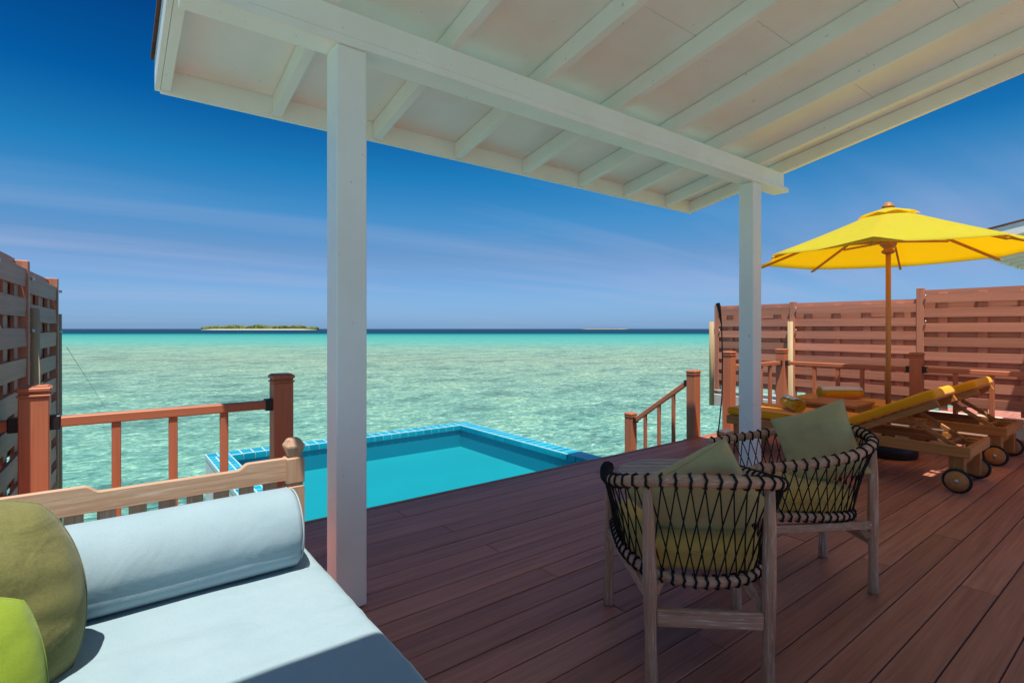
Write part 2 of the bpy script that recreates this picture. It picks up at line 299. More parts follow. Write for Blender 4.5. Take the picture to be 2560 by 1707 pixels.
# ------------------------------------------------------------------ mesh helpers
class MB:
    def __init__(s): s.v = []; s.f = []; s.sm = []
    def add(s, vs_, fs, smooth=False, mat=None):
        o = len(s.v)
        s.v += [tuple(mat @ Vector(p)) if mat is not None else tuple(p) for p in vs_]
        s.f += [tuple(i + o for i in f) for f in fs]; s.sm += [smooth] * len(fs); return s
    def box(s, lo, hi, ch=0.004, mat=None):
        c = [(a + b) / 2 for a, b in zip(lo, hi)]; h = [(b - a) / 2 for a, b in zip(lo, hi)]
        ch = min(ch, min(h) * 0.6)
        V = []; idx = {}
        for sx in (-1, 1):
            for sy in (-1, 1):
                for sz in (-1, 1):
                    sg = (sx, sy, sz)
                    for ax in range(3):
                        p = [c[k] + sg[k] * (h[k] - (0 if k == ax else ch)) for k in range(3)]
                        idx[(sg, ax)] = len(V); V.append(p)
        F = []
        for ax in range(3):
            a, b = [k for k in range(3) if k != ax]
            for sg in (-1, 1):
                q = []
                for (u, w) in ((-1, -1), (1, -1), (1, 1), (-1, 1)):
                    g = [0, 0, 0]; g[ax] = sg; g[a] = u; g[b] = w; q.append(idx[(tuple(g), ax)])
                flip = (sg < 0) != (ax == 1)
                F.append(tuple(reversed(q)) if flip else tuple(q))
        for ax in range(3):            # edges parallel to ax
            a, b = [k for k in range(3) if k != ax]
            for u in (-1, 1):
                for w in (-1, 1):
                    g0 = [0, 0, 0]; g1 = [0, 0, 0]; g0[ax] = -1; g1[ax] = 1
                    for g in (g0, g1): g[a] = u; g[b] = w
                    g0 = tuple(g0); g1 = tuple(g1)
                    q = (idx[(g0, a)], idx[(g1, a)], idx[(g1, b)], idx[(g0, b)])
                    if (u * w > 0) != (ax == 1): q = tuple(reversed(q))
                    F.append(q)
        for k in [(x, y, z) for x in (-1, 1) for y in (-1, 1) for z in (-1, 1)]:
            q = (idx[(k, 0)], idx[(k, 1)], idx[(k, 2)])
            if k[0] * k[1] * k[2] < 0: q = tuple(reversed(q))
            F.append(q)
        return s.add(V, F, False, mat)
    def bar(s, a, b, w, t, up=(0, 0, 1), ch=0.003):
        a = Vector(a); b = Vector(b); y = (b - a); L = y.length; y.normalize()
        x = y.cross(Vector(up)); x.normalize(); z = x.cross(y)
        m = Matrix(((x.x, y.x, z.x, (a.x + b.x) / 2), (x.y, y.y, z.y, (a.y + b.y) / 2), (x.z, y.z, z.z, (a.z + b.z) / 2), (0, 0, 0, 1)))
        return s.box((-w / 2, -L / 2, -t / 2), (w / 2, L / 2, t / 2), ch, m)
    def tube(s, pts, r, n=10, caps=True, closed=False):
        pts = [Vector(p) for p in pts]; k = len(pts); rr = r if isinstance(r, (list, tuple)) else [r] * k
        V = []; F = []; prev = None
        for i, p in enumerate(pts):
            if closed: t = pts[(i + 1) % k] - pts[i - 1]
            else: t = pts[min(i + 1, k - 1)] - pts[max(i - 1, 0)]
            t.normalize()
            if prev is None:
                u = t.cross(Vector((0, 0, 1)));
                if u.length < 0.05: u = t.cross(Vector((0, 1, 0)))
            else: u = prev - t * prev.dot(t)
            u.normalize(); prev = u; w = t.cross(u)
            for j in range(n):
                a = 2 * math.pi * j / n
                V.append(p + (u * math.cos(a) + w * math.sin(a)) * rr[i])
        m = k if closed else k - 1
        for i in range(m):
            for j in range(n):
                a, b = i * n + j, i * n + (j + 1) % n; i2 = ((i + 1) % k) * n
                F.append((a, b, i2 + (j + 1) % n, i2 + j))
        o = len(s.f)
        s.add(V, F, True)
        if caps and not closed:
            b0 = len(s.v) - len(V)
            s.f.append(tuple(b0 + j for j in reversed(range(n)))); s.f.append(tuple(b0 + (k - 1) * n + j for j in range(n))); s.sm += [False, False]
        return s
    def lathe(s, prof, n=20, mat=None, smooth=True, start=0.0):
        V = []; F = []
        for r, z in prof:
            for j in range(n):
                a = start + 2 * math.pi * j / n; V.append((r * math.cos(a), r * math.sin(a), z))
        for i in range(len(prof) - 1):
            for j in range(n):
                F.append((i * n + j, i * n + (j + 1) % n, (i + 1) * n + (j + 1) % n, (i + 1) * n + j))
        k = len(prof) - 1
        F.append(tuple(reversed(range(n)))); F.append(tuple(k * n + j for j in range(n)))
        o = len(s.sm); s.add(V, F, smooth, mat); s.sm[-1] = s.sm[-2] = False; return s
    def prism(s, poly, lo, hi, axis=1, mat=None):
        # poly: 2D outline in the two other axes (x,z for axis 1), counter-clockwise
        n = len(poly); V = []
        for q in (lo, hi):
            for a, b in poly:
                p = [0, 0, 0]; o = [k for k in range(3) if k != axis]; p[o[0]] = a; p[o[1]] = b; p[axis] = q; V.append(p)
        F = [tuple(range(n)), tuple(reversed(range(n, 2 * n)))] + [(j, n + j, n + (j + 1) % n, (j + 1) % n) for j in range(n)]
        if axis != 1: F = [tuple(reversed(f)) for f in F]
        return s.add(V, F, False, mat)
    def rbox(s, lo, hi, r, k=4, m=8, deform=None, mat=None):
        h = [(b - a) / 2 for a, b in zip(lo, hi)]; c = [(a + b) / 2 for a, b in zip(lo, hi)]
        r = min(r, min(h) * 0.999)
        def axis_samples(H):
            cor = [-H + r * (1 - math.cos(math.pi / 2 * i / k)) if False else -H + r * i / k for i in range(k)]
            mid = [-(H - r) + 2 * (H - r) * i / m for i in range(m + 1)]
            return cor + mid + [-q for q in reversed(cor)]
        S = [axis_samples(H) for H in h]; seen = {}; V = []; F = []
        def vid(p):
            inn = [max(-(h[i] - r), min(h[i] - r, p[i])) for i in range(3)]
            d = Vector([p[i] - inn[i] for i in range(3)])
            q = Vector(inn) + (d.normalized() * r if d.length > 1e-9 else d)
            key = (round(p[0], 5), round(p[1], 5), round(p[2], 5))
            if key not in seen:
                q = q + Vector(c)
                if deform: q = Vector(deform(q))
                seen[key] = len(V); V.append(q)
            return seen[key]
        for ax in range(3):
            a, b = [t for t in range(3) if t != ax]
            for sg in (-1, 1):
                for i in range(len(S[a]) - 1):
                    for j in range(len(S[b]) - 1):
                        q = []
                        for (u, w) in ((i, j), (i + 1, j), (i + 1, j + 1), (i, j + 1)):
                            p = [0, 0, 0]; p[ax] = sg * h[ax]; p[a] = S[a][u]; p[b] = S[b][w]; q.append(vid(p))
                        if (sg < 0) != (ax == 1): q.reverse()
                        if len(set(q)) > 2: F.append(tuple(q))
        return s.add(V, F, True, mat)
    def mesh(s, name, mat):
        me = bpy.data.meshes.new(name); me.from_pydata(s.v, [], s.f); me.update()
        me.polygons.foreach_set('use_smooth', s.sm)
        if mat is not None: me.materials.append(mat)
        return me

def obj(name, mb, mat, parent=None, world=False, loc=None):
    me = mb.mesh(name, mat) if isinstance(mb, MB) else mb
    o = bpy.data.objects.new(name, me); COL.objects.link(o)
    if parent is not None:
        o.parent = parent
        if world: o.location = tuple(-q for q in root_loc(parent))
    if loc is not None: o.location = loc
    return o
def root_loc(p):
    l = Vector((0, 0, 0))
    while p is not None: l += p.location; p = p.parent
    return l
def tag(o, label=None, cat=None, group=None, kind=None):
    if label: o['label'] = label
    if cat: o['category'] = cat
    if group: o['group'] = group
    if kind: o['kind'] = kind
    return o
def thing(name, label, cat, loc=(0, 0, 0), rz=0.0, group=None):
    o = bpy.data.objects.new(name, None); COL.objects.link(o); o.location = loc; o.rotation_euler = (0, 0, rz)
    o.empty_display_size = 0.1
    return tag(o, label, cat, group)
def struct(name, mb, mat, parent=None): return tag(obj(name, mb, mat, parent), kind='structure')
def copy_tree(o, parent=None):
    c = o.copy(); COL.objects.link(c); c.parent = parent
    for ch in list(o.children): copy_tree(ch, c)
    return c
def B(lo, hi, ch=0.004): return MB().box(lo, hi, ch)

# ------------------------------------------------------------------ sea, islands
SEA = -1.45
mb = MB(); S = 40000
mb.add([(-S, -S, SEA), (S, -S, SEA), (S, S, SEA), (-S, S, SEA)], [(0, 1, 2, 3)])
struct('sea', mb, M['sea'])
def dl(d, l, z=0.0): return Vector((d * math.sin(TH) + l * math.cos(TH), d * math.cos(TH) - l * math.sin(TH), z))
def island(dist, l0, l1, hmax, name, n):
    rs = random.Random(int(dist)); mb = MB(); L = l1 - l0
    prof = []
    K = 60
    V = []; F = []
    for i in range(K + 1):
        t = i / K; l = l0 + L * t; w = 28 * math.sin(math.pi * t) ** 0.5 + 4
        hb = 1.7 * min(1, 8 * t, 8 * (1 - t))
        for (dd, z) in ((-w - 14, -0.4), (-w - 2, hb), (-w + 4, hb + 0.5), (w, hb + 0.5), (w + 14, -0.4)):
            V.append(dl(dist + dd, l, SEA + z))
    for i in range(K):
        for j in range(4): a = i * 5 + j; F.append((a, a + 5, a + 6, a + 1))
    mb.add(V, F, True)
    isl = struct(name, mb, M['sand'])
    mb = MB()
    ico = [(0, 0, 1)] + [(0.89 * math.cos(a), 0.89 * math.sin(a), 0.45) for a in [2 * math.pi * k / 5 for k in range(5)]] + [(0.89 * math.cos(a), 0.89 * math.sin(a), -0.45) for a in [2 * math.pi * (k + .5) / 5 for k in range(5)]]
    fi = [(0, 1 + k, 1 + (k + 1) % 5) for k in range(5)] + [(1 + k, 6 + k, 1 + (k + 1) % 5) for k in range(5)] + [(1 + (k + 1) % 5, 6 + k, 6 + (k + 1) % 5) for k in range(5)]
    for i in range(n):
        t = min(0.985, max(0.015, rs.random())); l = l0 + L * t
        env = min(1, 0.35 + 7 * t, 0.25 + 6 * (1 - t)) * (0.72 + 0.28 * mnoise.noise((t * 9, dist, 0)) + 0.12 * math.sin(t * 3.1))
        w = 24 * math.sin(math.pi * t) ** 0.5
        d = dist + rs.uniform(-w, w * 0.6); hh = hmax * env * rs.uniform(0.55, 1.05); r = hmax * rs.uniform(0.16, 0.34)
        c = dl(d, l, SEA + max(r * 0.8, hh - r)); 
        V = [c + Vector((p[0] * r * 1.3, p[1] * r * 1.3, p[2] * r)) * rs.uniform(0.75, 1.2) for p in ico]
        mb.add(V, fi, False)
        V = [Vector((p.x, p.y, SEA + 1 + (p.z - SEA - 1) * 0.5)) for p in V]; mb.add(V, fi, False)
    tag(obj('island_trees', mb, M['foliage']), 'dense low green tree cover on the far island' if n > 600 else 'faint sparse scrub on the low far sandbank', 'trees', kind='stuff')
island(1500, -880, -549, 15.5, 'island_beach', 900)
island(5200, 680, 1150, 12, 'sandbank', 220)

# ------------------------------------------------------------------ deck
DY1 = 3.674; PITCH = 0.145; DX0, DX1 = -1.6, 7.72
deck = MB().box((DX0, -2.45, -0.20), (DX1, DY1 - 0.03, -0.030), 0.002)  # added dark slab: blocks sea light in the gaps between boards
deck_o = struct('deck', deck, M['deck_dark'])  # own mesh is the added slab; parent of the real boards, trim and piles
nrow = 42
bl = MB().box((-0.5, -PITCH / 2 + 0.0025, -0.026), (0.5, PITCH / 2 - 0.0025, 0.0), 0.002).mesh('deck_board', M['deck'])
rs = random.Random(3)
for i in range(nrow):
    y = DY1 - 0.05 - PITCH * (i + 0.5) + 0.012
    cuts = [DX0] + sorted(DX0 + ((i % 3) * 1.55 + 1.9 + rs.uniform(-.2, .2)) + 3.9 * k for k in range(3)) + [DX1]
    cuts = [c for c in cuts if c <= DX1]
    for a, b in zip(cuts[:-1], cuts[1:]):
        if b - a < 0.3: continue
        o = obj('board', bl, None, deck_o); o.location = ((a + b) / 2, y, rs.uniform(-0.0008, 0.0008)); o.scale = (b - a - 0.004, 1, 1)
obj('edge_trim', B((DX0, DY1 - 0.034, -0.19), (DX1, DY1, 0.004), 0.003), M['deck'], deck_o)
obj('edge_trim', B((DX1, -2.45, -0.19), (DX1 + 0.03, DY1, 0.004), 0.003), M['deck'], deck_o)
pile = MB().lathe([(0.11, SEA - 0.6), (0.11, -0.2)], 14).mesh('pile', M['concrete'])
for x in (-1.2, 1.6, 4.4, 7.3):
    for y in (-0.6, 3.3):
        o = obj('pile', pile, None, deck_o); o.location = (x, y, 0)

# ------------------------------------------------------------------ pool
PX0, PX1, PY1, CZ = 0.86, 4.16, 6.53, -0.05
CW = 0.19; CWL = 0.21; WZ = -0.085; FZ = -0.355
pool = thing('plunge_pool', 'turquoise plunge pool with tiled rim below the deck edge', 'pool', ((PX0 + PX1) / 2, 5.1, SEA))
iY0, iX0, iX1, iY1 = DY1 + 0.006, PX0 + CWL, PX1 - CW, PY1 - CW
obj('pool_floor', B((PX0 + 0.02, iY0, -0.62), (PX1 - 0.02, PY1 - 0.02, FZ), 0.002), M['basin'], pool, True)
def shell(lo, hi): obj('shell_wall', B(lo, hi, 0.004), M['pool_shell'], pool, True)
shell((PX0, iY0, -0.95), (PX0 + 0.06, PY1, CZ - 0.016)); shell((PX1 - 0.06, iY0, -0.95), (PX1, PY1, CZ - 0.016))
shell((PX0 + 0.062, PY1 - 0.06, -0.95), (PX1 - 0.062, PY1, CZ - 0.016)); shell((PX0 + 0.062, iY0, -0.95), (PX1 - 0.062, PY1 - 0.062, -0.63))
for nm, lo, hi in (('inner_wall', (iX0 - 0.10, iY0, FZ - 0.02), (iX0, PY1 - 0.064, CZ - 0.02)), ('inner_wall', (iX1, iY0, FZ - 0.02), (iX1 + 0.10, PY1 - 0.064, CZ - 0.02)),
                   ('inner_wall', (iX0 + 0.002, iY1, FZ - 0.02), (iX1 - 0.002, iY1 + 0.1, CZ - 0.02))):
    obj(nm, B(lo, hi, 0.002), M['basin_wall'], pool, True)
# grout bed of the rim
def gb(lo, hi): obj('grout_bed', B(lo, hi, 0.002), M['grout'], pool, True)
gb((PX0 - 0.004, iY0, CZ - 0.05), (iX0 + 0.004, PY1 + 0.004, CZ - 0.0014)); gb((iX1 - 0.004, iY0, CZ - 0.05), (PX1 + 0.004, PY1 + 0.004, CZ - 0.0014))
gb((iX0 + 0.006, iY1 - 0.004, CZ - 0.05), (iX1 - 0.006, PY1 + 0.004, CZ - 0.0014))
G = 0.009
def tiles(x0, x1, y0, y1, nx, ny, z0, z1, name='rim_tile'):
    dx, dy = (x1 - x0) / nx, (y1 - y0) / ny
    me = MB().box((-dx / 2 + G / 2, -dy / 2 + G / 2, z0 - z1), (dx / 2 - G / 2, dy / 2 - G / 2, 0), 0.003).mesh(name, M['tile'])
    pl = root_loc(pool)
    for i in range(nx):
        for j in range(ny):
            o = obj(name, me, None, pool); o.location = (x0 + dx * (i + .5) - pl.x, y0 + dy * (j + .5) - pl.y, z1 - pl.z)
tiles(iX0, iX1, iY1, PY1, 25, 1, CZ - 0.012, CZ); tiles(iX1, PX1, iY0, iY1, 1, 23, CZ - 0.012, CZ); tiles(PX0, iX0, iY0, iY1, 3, 23, CZ - 0.012, CZ)
tiles(iX1, PX1, iY1, PY1, 2, 1, CZ - 0.012, CZ); tiles(PX0, iX0, iY1, PY1, 2, 1, CZ - 0.012, CZ)
# upright tile row on the inner face, down to the water
def face_tiles(axis, a0, a1, q, n, sgn):
    da = (a1 - a0) / n; z0, z1 = WZ - 0.03, CZ - 0.006
    pl = root_loc(pool)
    h = da / 2 - G / 2
    me = (MB().box((-h, -0.006, z0), (h, 0.006, z1), 0.002) if axis == 0 else MB().box((-0.006, -h, z0), (0.006, h, z1), 0.002)).mesh('waterline_tile', M['tile'])
    for i in range(n):
        o = obj('waterline_tile', me, None, pool); a = a0 + da * (i + .5)
        o.location = (a - pl.x, q - pl.y, -pl.z) if axis == 0 else (q - pl.x, a - pl.y, -pl.z)
gb((iX0 + 0.004, iY1 - 0.010, WZ - 0.035), (iX1 - 0.004, iY1 - 0.005, CZ - 0.008)); gb((iX1 - 0.010, iY0, WZ - 0.035), (iX1 - 0.005, iY1 - 0.012, CZ - 0.008))
face_tiles(0, iX0 + 0.01, iX1 - 0.01, iY1 - 0.013, 25, 1); face_tiles(1, iY0, iY1 - 0.01, iX1 - 0.013, 23, 1); face_tiles(1, iY0, iY1 - 0.01, iX0 + 0.007, 23, 1)
mb = MB(); nx_, ny_ = 1, 1
mb.add([(iX0 + 0.001, iY0, WZ), (iX1 - 0.001, iY0, WZ), (iX1 - 0.001, iY1 - 0.001, WZ), (iX0 + 0.001, iY1 - 0.001, WZ)], [(0, 1, 2, 3)])
obj('water_surface', mb, M['pool_water'], pool, True)
for x in (PX0 + 0.35, PX1 - 0.35):
    for y in (4.2, 6.1): obj('support_column', B((x - .12, y - .12, SEA - .5), (x + .12, y + .12, -0.952), 0.01), M['concrete'], pool, True)

# ------------------------------------------------------------------ pergola roof
SL = 0.194; EY = 3.41; BY = 2.38
def zb(y): return 2.77 + SL * (BY - y)          # underside of the rafters
RX0, RX1, RY0 = 0.235, 5.10, -1.1
RAFT = [0.258, 0.82, 1.455, 2.095, 2.745, 3.385, 3.995, 4.645, 5.072]
def make_roof(name, label, group):
    rt = thing(name, label, 'pergola', (2.67, 1.2, 0), 0, group)
    RH = 0.115
    for i, x in enumerate(RAFT):
        w = 0.025 if 0 < i < len(RAFT) - 1 else 0.022
        poly = [(RY0, zb(RY0)), (EY - 0.028, zb(EY - 0.028)), (EY - 0.028, zb(EY) + RH), (RY0, zb(RY0) + RH)]
        m = MB().prism(poly, x - w, x + w, 0); obj('rafter', m, M['white'], rt, True)
    for a, b in zip(RAFT[:-1], RAFT[1:]):
        z0 = RH + 0.001; jy = 1.35 + 0.5 * math.sin(a * 7)
        for ya, yb in ((RY0, jy - 0.002), (jy + 0.002, EY - 0.03)):
            poly = [(ya, zb(ya) + z0), (yb, zb(yb) + z0), (yb, zb(yb) + z0 + 0.018), (ya, zb(ya) + z0 + 0.018)]
            obj('ceiling_panel', MB().prism(poly, a + 0.0015, b - 0.0015, 0), M['white'], rt, True)
    # eave board, barge boards
    obj('eave_board', B((RX0, EY - 0.026, zb(EY) - 0.006), (RX1, EY, zb(EY) + 0.16), 0.003), M['white'], rt, True)
    for x0, x1 in ((RX0 - 0.024, RX0 - 0.001), (RX1 + 0.001, RX1 + 0.024)):
        poly = [(RY0, zb(RY0) + 0.02), (EY - 0.004, zb(EY) + 0.004), (EY - 0.004, zb(EY) + 0.175), (RY0, zb(RY0) + 0.19)]
        obj('barge_board', MB().prism(poly, x0, x1, 0), M['white'], rt, True)
    sh = obj('shingle_layer', MB().prism([(RY0, zb(RY0) + 0.155), (EY + 0.03, zb(EY + 0.03) + 0.185), (EY + 0.03, zb(EY + 0.03) + 0.205), (RY0, zb(RY0) + 0.21)], RX0 - 0.04, RX1 + 0.025, 0), M['shingle'], rt, True)
    # main beam on two posts
    bm_ = obj('beam', B((RX0 + 0.045, BY, 2.642), (5.075, BY + 0.135, 2.764), 0.004), M['white'], rt, True)
    obj('beam_plate', B((RX0 + 0.0, BY - 0.006, 2.600), (5.165, BY + 0.146, 2.640), 0.004), M['white'], rt, True)
    for x in (0.8326, 4.515):
        p = obj('post', B((x, BY + 0.002, 0.004), (x + 0.1435, BY + 0.1375, 2.598), 0.006), M['white'], rt, True)
    return rt
roof = make_roof('pergola', 'white pergola roof on two square posts over the deck', None)
roof2 = copy_tree(roof); roof2.name = 'pergola'
roof2.location = (2.67 + 10.55, 1.2 - 1.08, 0.0); tag(roof2, 'neighbouring white pergola roof behind the yellow umbrella, cut off by the frame', 'pergola')
for ch in list(roof2.children):
    if ch.name.startswith('post'):                                   # stands on the neighbour's own piles
        ch.scale.z = 1.0
dk2 = struct('neighbour_deck', B((9.3, -1.9, -0.2), (17.5, 2.5, 0.0), 0.01), M['deck'])

# villa roof behind: its eave corner throws the shade on the daybed
vr = thing('villa_roof', 'deep eave of the villa behind, shading the near end of the daybed', 'roof', (-2.0, -1.0, 0))
VX, VY, VZ = 0.110, 0.715, 3.02
obj('soffit', B((-1.6, -2.6, VZ), (VX, VY, VZ + 0.03), 0.003), M['white'], vr, True)
obj('fascia', B((-1.6, VY + 0.001, VZ - 0.01), (VX, VY + 0.022, VZ + 0.17), 0.003), M['white'], vr, True)
obj('shingle_layer', B((-1.6, -2.6, VZ + 0.031), (VX, VY, VZ + 0.16), 0.003), M['shingle'], vr, True)

WY = 0.62  # unseen right wing: shades the deck, cut narrow for warm bounce off sunlit boards
obj('soffit', B((5.13, -0.20, VZ), (7.95, WY, VZ + 0.03), 0.003), M['white'], vr, True)  # soffit of the unseen right wing
obj('fascia', B((5.13, WY + 0.001, VZ - 0.01), (7.95, WY + 0.022, VZ + 0.07), 0.003), M['white'], vr, True)
obj('shingle_layer', B((5.13, -0.20, VZ + 0.031), (7.95, WY, VZ + 0.068), 0.003), M['shingle'], vr, True)

for x in (5.24, 7.58): obj('post', B((x, -0.19, 0.004), (x + 0.12, -0.07, VZ - 0.002), 0.005), M['white'], vr, True)
obj('wall', B((-1.58, -2.42, 0.004), (0.09, -2.30, VZ - 0.002), 0.004), M['white'], vr, True)

# ------------------------------------------------------------------ railings
def rail_post(parent, x, y, z0, z1, w=0.118, capz=0.0):
    h = w / 2
    o = obj('post', B((x - h, y - h, z0), (x + h, y + h, z1 - 0.055), 0.004), M['comp_z'], parent, True)
    mb = MB().box((x - h - .006, y - h - .006, z1 - 0.054), (x + h + .006, y + h + .006, z1 - 0.042), 0.003)
    mb.box((x - h + .001, y - h + .001, z1 - 0.0415), (x + h - .001, y + h - .001, z1 - 0.030), 0.003)
    mb.box((x - h - .008, y - h - .008, z1 - 0.0295), (x + h + .008, y + h + .008, z1 - 0.006), 0.006)
    mb.box((x - h + .004, y - h + .004, z1 - 0.0055), (x + h - .004, y + h - .004, z1), 0.003)
    c = obj('cap', mb, M['comp_z'], o); return o
def brk(parent, c, ax):
    s_ = [0.036, 0.036, 0.036]; s_[ax] = 0.022
    obj('bracket', B([a - b for a, b in zip(c, s_)], [a + b for a, b in zip(c, s_)], 0.004), M['bracket'], parent, True)
def run(parent, a, b, ax, bal, zt=0.846, zl=0.10, bottom=True):
    # a, b: ends (x,y) of a straight run along axis ax between post faces
    mat = M['comp_x'] if ax == 0 else M['comp_y']
    lo = [min(a[0], b[0]), min(a[1], b[1])]; hi = [max(a[0], b[0]), max(a[1], b[1])]
    o = 1 - ax
    def bx(z0, z1, w):
        l = list(lo) + [z0]; h = list(hi) + [z1]; l[o] -= w; h[o] += w; return B(l, h, 0.006)
    obj('top_rail', bx(zt - 0.052, zt, 0.030), mat, parent, True)
    if bottom: obj('bottom_rail', bx(zl - 0.02, zl + 0.03, 0.026), mat, parent, True)
    for q in bal:
        c = [lo[0], lo[1]]; c[ax] = q
        obj('baluster', B((c[0] - .021, c[1] - .021, zl + 0.031), (c[0] + .021, c[1] + .021, zt - 0.0525), 0.003), M['comp_z'], parent, True)
    for e in (a, b):
        s_ = 1 if e[ax] == lo[ax] else -1
        c = [e[0], e[1], zt - 0.026]; c[ax] += s_ * 0.02; brk(parent, c, ax)
YR = 3.605
lr = thing('railing', 'short brown railing with three balusters between the fence and the pool', 'railing', (0.3, YR, 0))
rail_post(lr, -0.281, YR, -0.6, 1.012); rail_post(lr, 0.902, YR, -0.6, 1.012)
run(lr, (-0.222, YR), (0.843, YR), 0, (0.050, 0.312, 0.573, ))
run(lr, (-0.47, YR), (-0.340, YR), 0, ())
rr_ = thing('railing', 'brown railing turning the deck corner behind the yellow loungers', 'railing', (7.6, 2.0, 0))
XR = 7.625
rail_post(rr_, 6.235, YR, -0.6, 1.02); rail_post(rr_, XR, YR, -0.6, 1.02); rail_post(rr_, XR, 2.03, -0.6, 1.02); rail_post(rr_, XR, 0.30, -0.6, 1.02)
run(rr_, (6.294, YR), (XR - .059, YR), 0, (6.52, 6.77, 7.03, 7.28))
run(rr_, (XR, 2.09), (XR, YR - .06), 1, (3.17, 2.88, 2.60, 2.33))
run(rr_, (XR, 0.36), (XR, 1.97), 1, (1.67, 1.36, 1.05, 0.72))

# stairs down to the lagoon with a sloping handrail
st = thing('stairs', 'brown plank steps going down into the lagoon beside the pool', 'stairs', (6.0, 4.3, SEA))
for i in range(7):
    z = -0.17 * (i + 1); y = DY1 + 0.03 + 0.25 * i
    obj('tread', B((5.76, y, z - 0.035), (6.33, y + 0.27, z), 0.004), M['deck'], st, True)
for x in (5.73, 6.345):
    obj('stringer', MB().bar((x, DY1 + 0.02, -0.18), (x, DY1 + 1.75, -1.38), 0.04, 0.20, (0, 0, 1)), M['comp_y'], st, True)
sr = thing('handrail', 'sloping brown stair handrail with three balusters beside the pool corner', 'railing', (5.66, 4.2, -0.5))
rail_post(sr, 5.66, 3.735, -0.6, 0.80); rail_post(sr, 5.66, 4.70, -1.6, 0.165)
A = Vector((5.66, 3.80, 0.655)); Bp = Vector((5.66, 4.64, 0.055))
obj('top_rail', MB().bar(A, Bp, 0.05, 0.055, (0, 0, 1), 0.006), M['comp_y'], sr, True)
A2 = A + Vector((0, 0, -0.72)); B2 = Bp + Vector((0, 0, -0.72))
obj('bottom_rail', MB().bar(A2, B2, 0.05, 0.05, (0, 0, 1), 0.006), M['comp_y'], sr, True)
for t in (0.26, 0.52, 0.78):
    p = A.lerp(Bp, t)
    obj('baluster', B((p.x - .019, p.y - .019, p.z - 0.68), (p.x + .019, p.y + .019, p.z - 0.02), 0.003), M['comp_z'], sr, True)
for p in (A.lerp(Bp, .03), A.lerp(Bp, .97), A2.lerp(B2, 0.04)):
    obj('bracket', MB().box((p.x - .032, p.y - .025, p.z - .034), (p.x + .032, p.y + .025, p.z + .034), 0.004), M['bracket'], sr, True)
tag(obj('foot_block', MB().box((5.93, 3.47, 0.004), (6.11, 3.60, 0.062), 0.012), M['grey_wood']), 'small dark grey block on the sunlit deck corner by the stairs', 'block')

# ------------------------------------------------------------------ woven fences
def fence(name, label, A, panels, face, ztops, zbot, posts_z, my='fence_y', mz='fence_z'):
    # A(s): point (x,y) at run distance; panels: list of (s0,s1,ztop); face=+1/-1 side (in x) that shows the front slats
    f = thing(name, label, 'fence', (*A((panels[0][0] + panels[-1][1]) / 2), zbot))
    rs = random.Random(5)
    meshes = {}
    for (s0, s1, zt) in panels:
        p0, p1 = Vector((*A(s0), 0)), Vector((*A(s1), 0)); L = (p1 - p0).length - 0.075; mid = (p0 + p1) / 2; ang = math.atan2(p1.x - p0.x, p1.y - p0.y)
        key = round(L, 3)
        if key not in meshes:
            def mk(nm, h, bow):
                mb = MB(); n = 6; V = []; F = []
                for i in range(n + 1):
                    y = -L / 2 + L * i / n; b = bow * math.sin(math.pi * 2 * (i / n)) 
                    for (x, z) in ((-.008, -h / 2), (.008, -h / 2), (.008, h / 2), (-.008, h / 2)): V.append((x + b, y, z))
                for i in range(n):
                    for j in range(4): a = i * 4 + j; c = i * 4 + (j + 1) % 4; F.append((a, c, c + 4, a + 4))
                F += [(3, 2, 1, 0), tuple(n * 4 + j for j in range(4))]
                return mb.add(V, F).mesh(nm, M[my])
            meshes[key] = (mk('slat', 0.108, 0.004), mk('slat', 0.104, -0.003))
        nb = max(3, round(L / 0.42)); P = 0.178
        fl = root_loc(f)
        z = zt - 0.085 - 0.03; k = 0
        def put(me, x, z):
            o = obj('slat', me, None, f); o.location = (mid.x + x - fl.x, mid.y - fl.y, z - fl.z); o.rotation_euler = (rs.uniform(-.003, .003), rs.uniform(-.05, .05), -ang + rs.uniform(-.002, .002))
        put(meshes[key][1], -face * 0.026, zt - 0.055)
        while z > zbot + 0.05:
            put(meshes[key][0], face * 0.026, z)
            if z - P / 2 > zbot + 0.05: put(meshes[key][1], -face * 0.026, z - P / 2)
            z -= P; k += 1
        for i in range(nb):
            t = (i + 0.5) / nb; y = -L / 2 + L * t
            q = p0 + (p1 - p0) * ((y + L / 2 + 0.0375) / (L + 0.075))
            o = obj('batten', B((-.0105, -.045, zbot), (.0105, .045, zt - 0.045), 0.002), M[mz], f); o.location = (q.x - fl.x, q.y - fl.y, -fl.z); o.rotation_euler = (0, 0, -ang)
    for (s_, zt) in posts_z:
        x, y = A(s_); fl = root_loc(f)
        p = obj('post', B((-.042, -.037, zbot - 0.12), (.042, .037, zt), 0.004), M['fence_z'], f); p.location = (x - fl.x, y - fl.y, -fl.z)
        for zz in (zt - 0.10, zt - 0.42):
            b = obj('bolt', MB().lathe([(0.012, 0), (0.012, 0.012), (0.007, 0.02)], 8, Matrix.Rotation(R(90 * face), 4, 'Y')), M['steel'], p); b.location = (face * 0.043, -0.062 if face < 0 else 0.062, zz)
    return f
XF = 8.16
fence('woven_fence', 'tall reddish brown woven slat fence stepping up behind the loungers', lambda s_: (XF, s_),
      [(4.92, 3.69, 1.685), (3.69, 2.13, 1.685), (2.13, 0.57, 1.79), (0.57, -0.6, 1.79)], -1, None, 0.30, [(4.92, 1.705), (3.69, 1.705), (2.13, 1.815), (0.57, 1.815), (-0.6, 1.815)])
def LA(s_): return (-0.405 + (s_ - 4.33) * 0.057, s_)
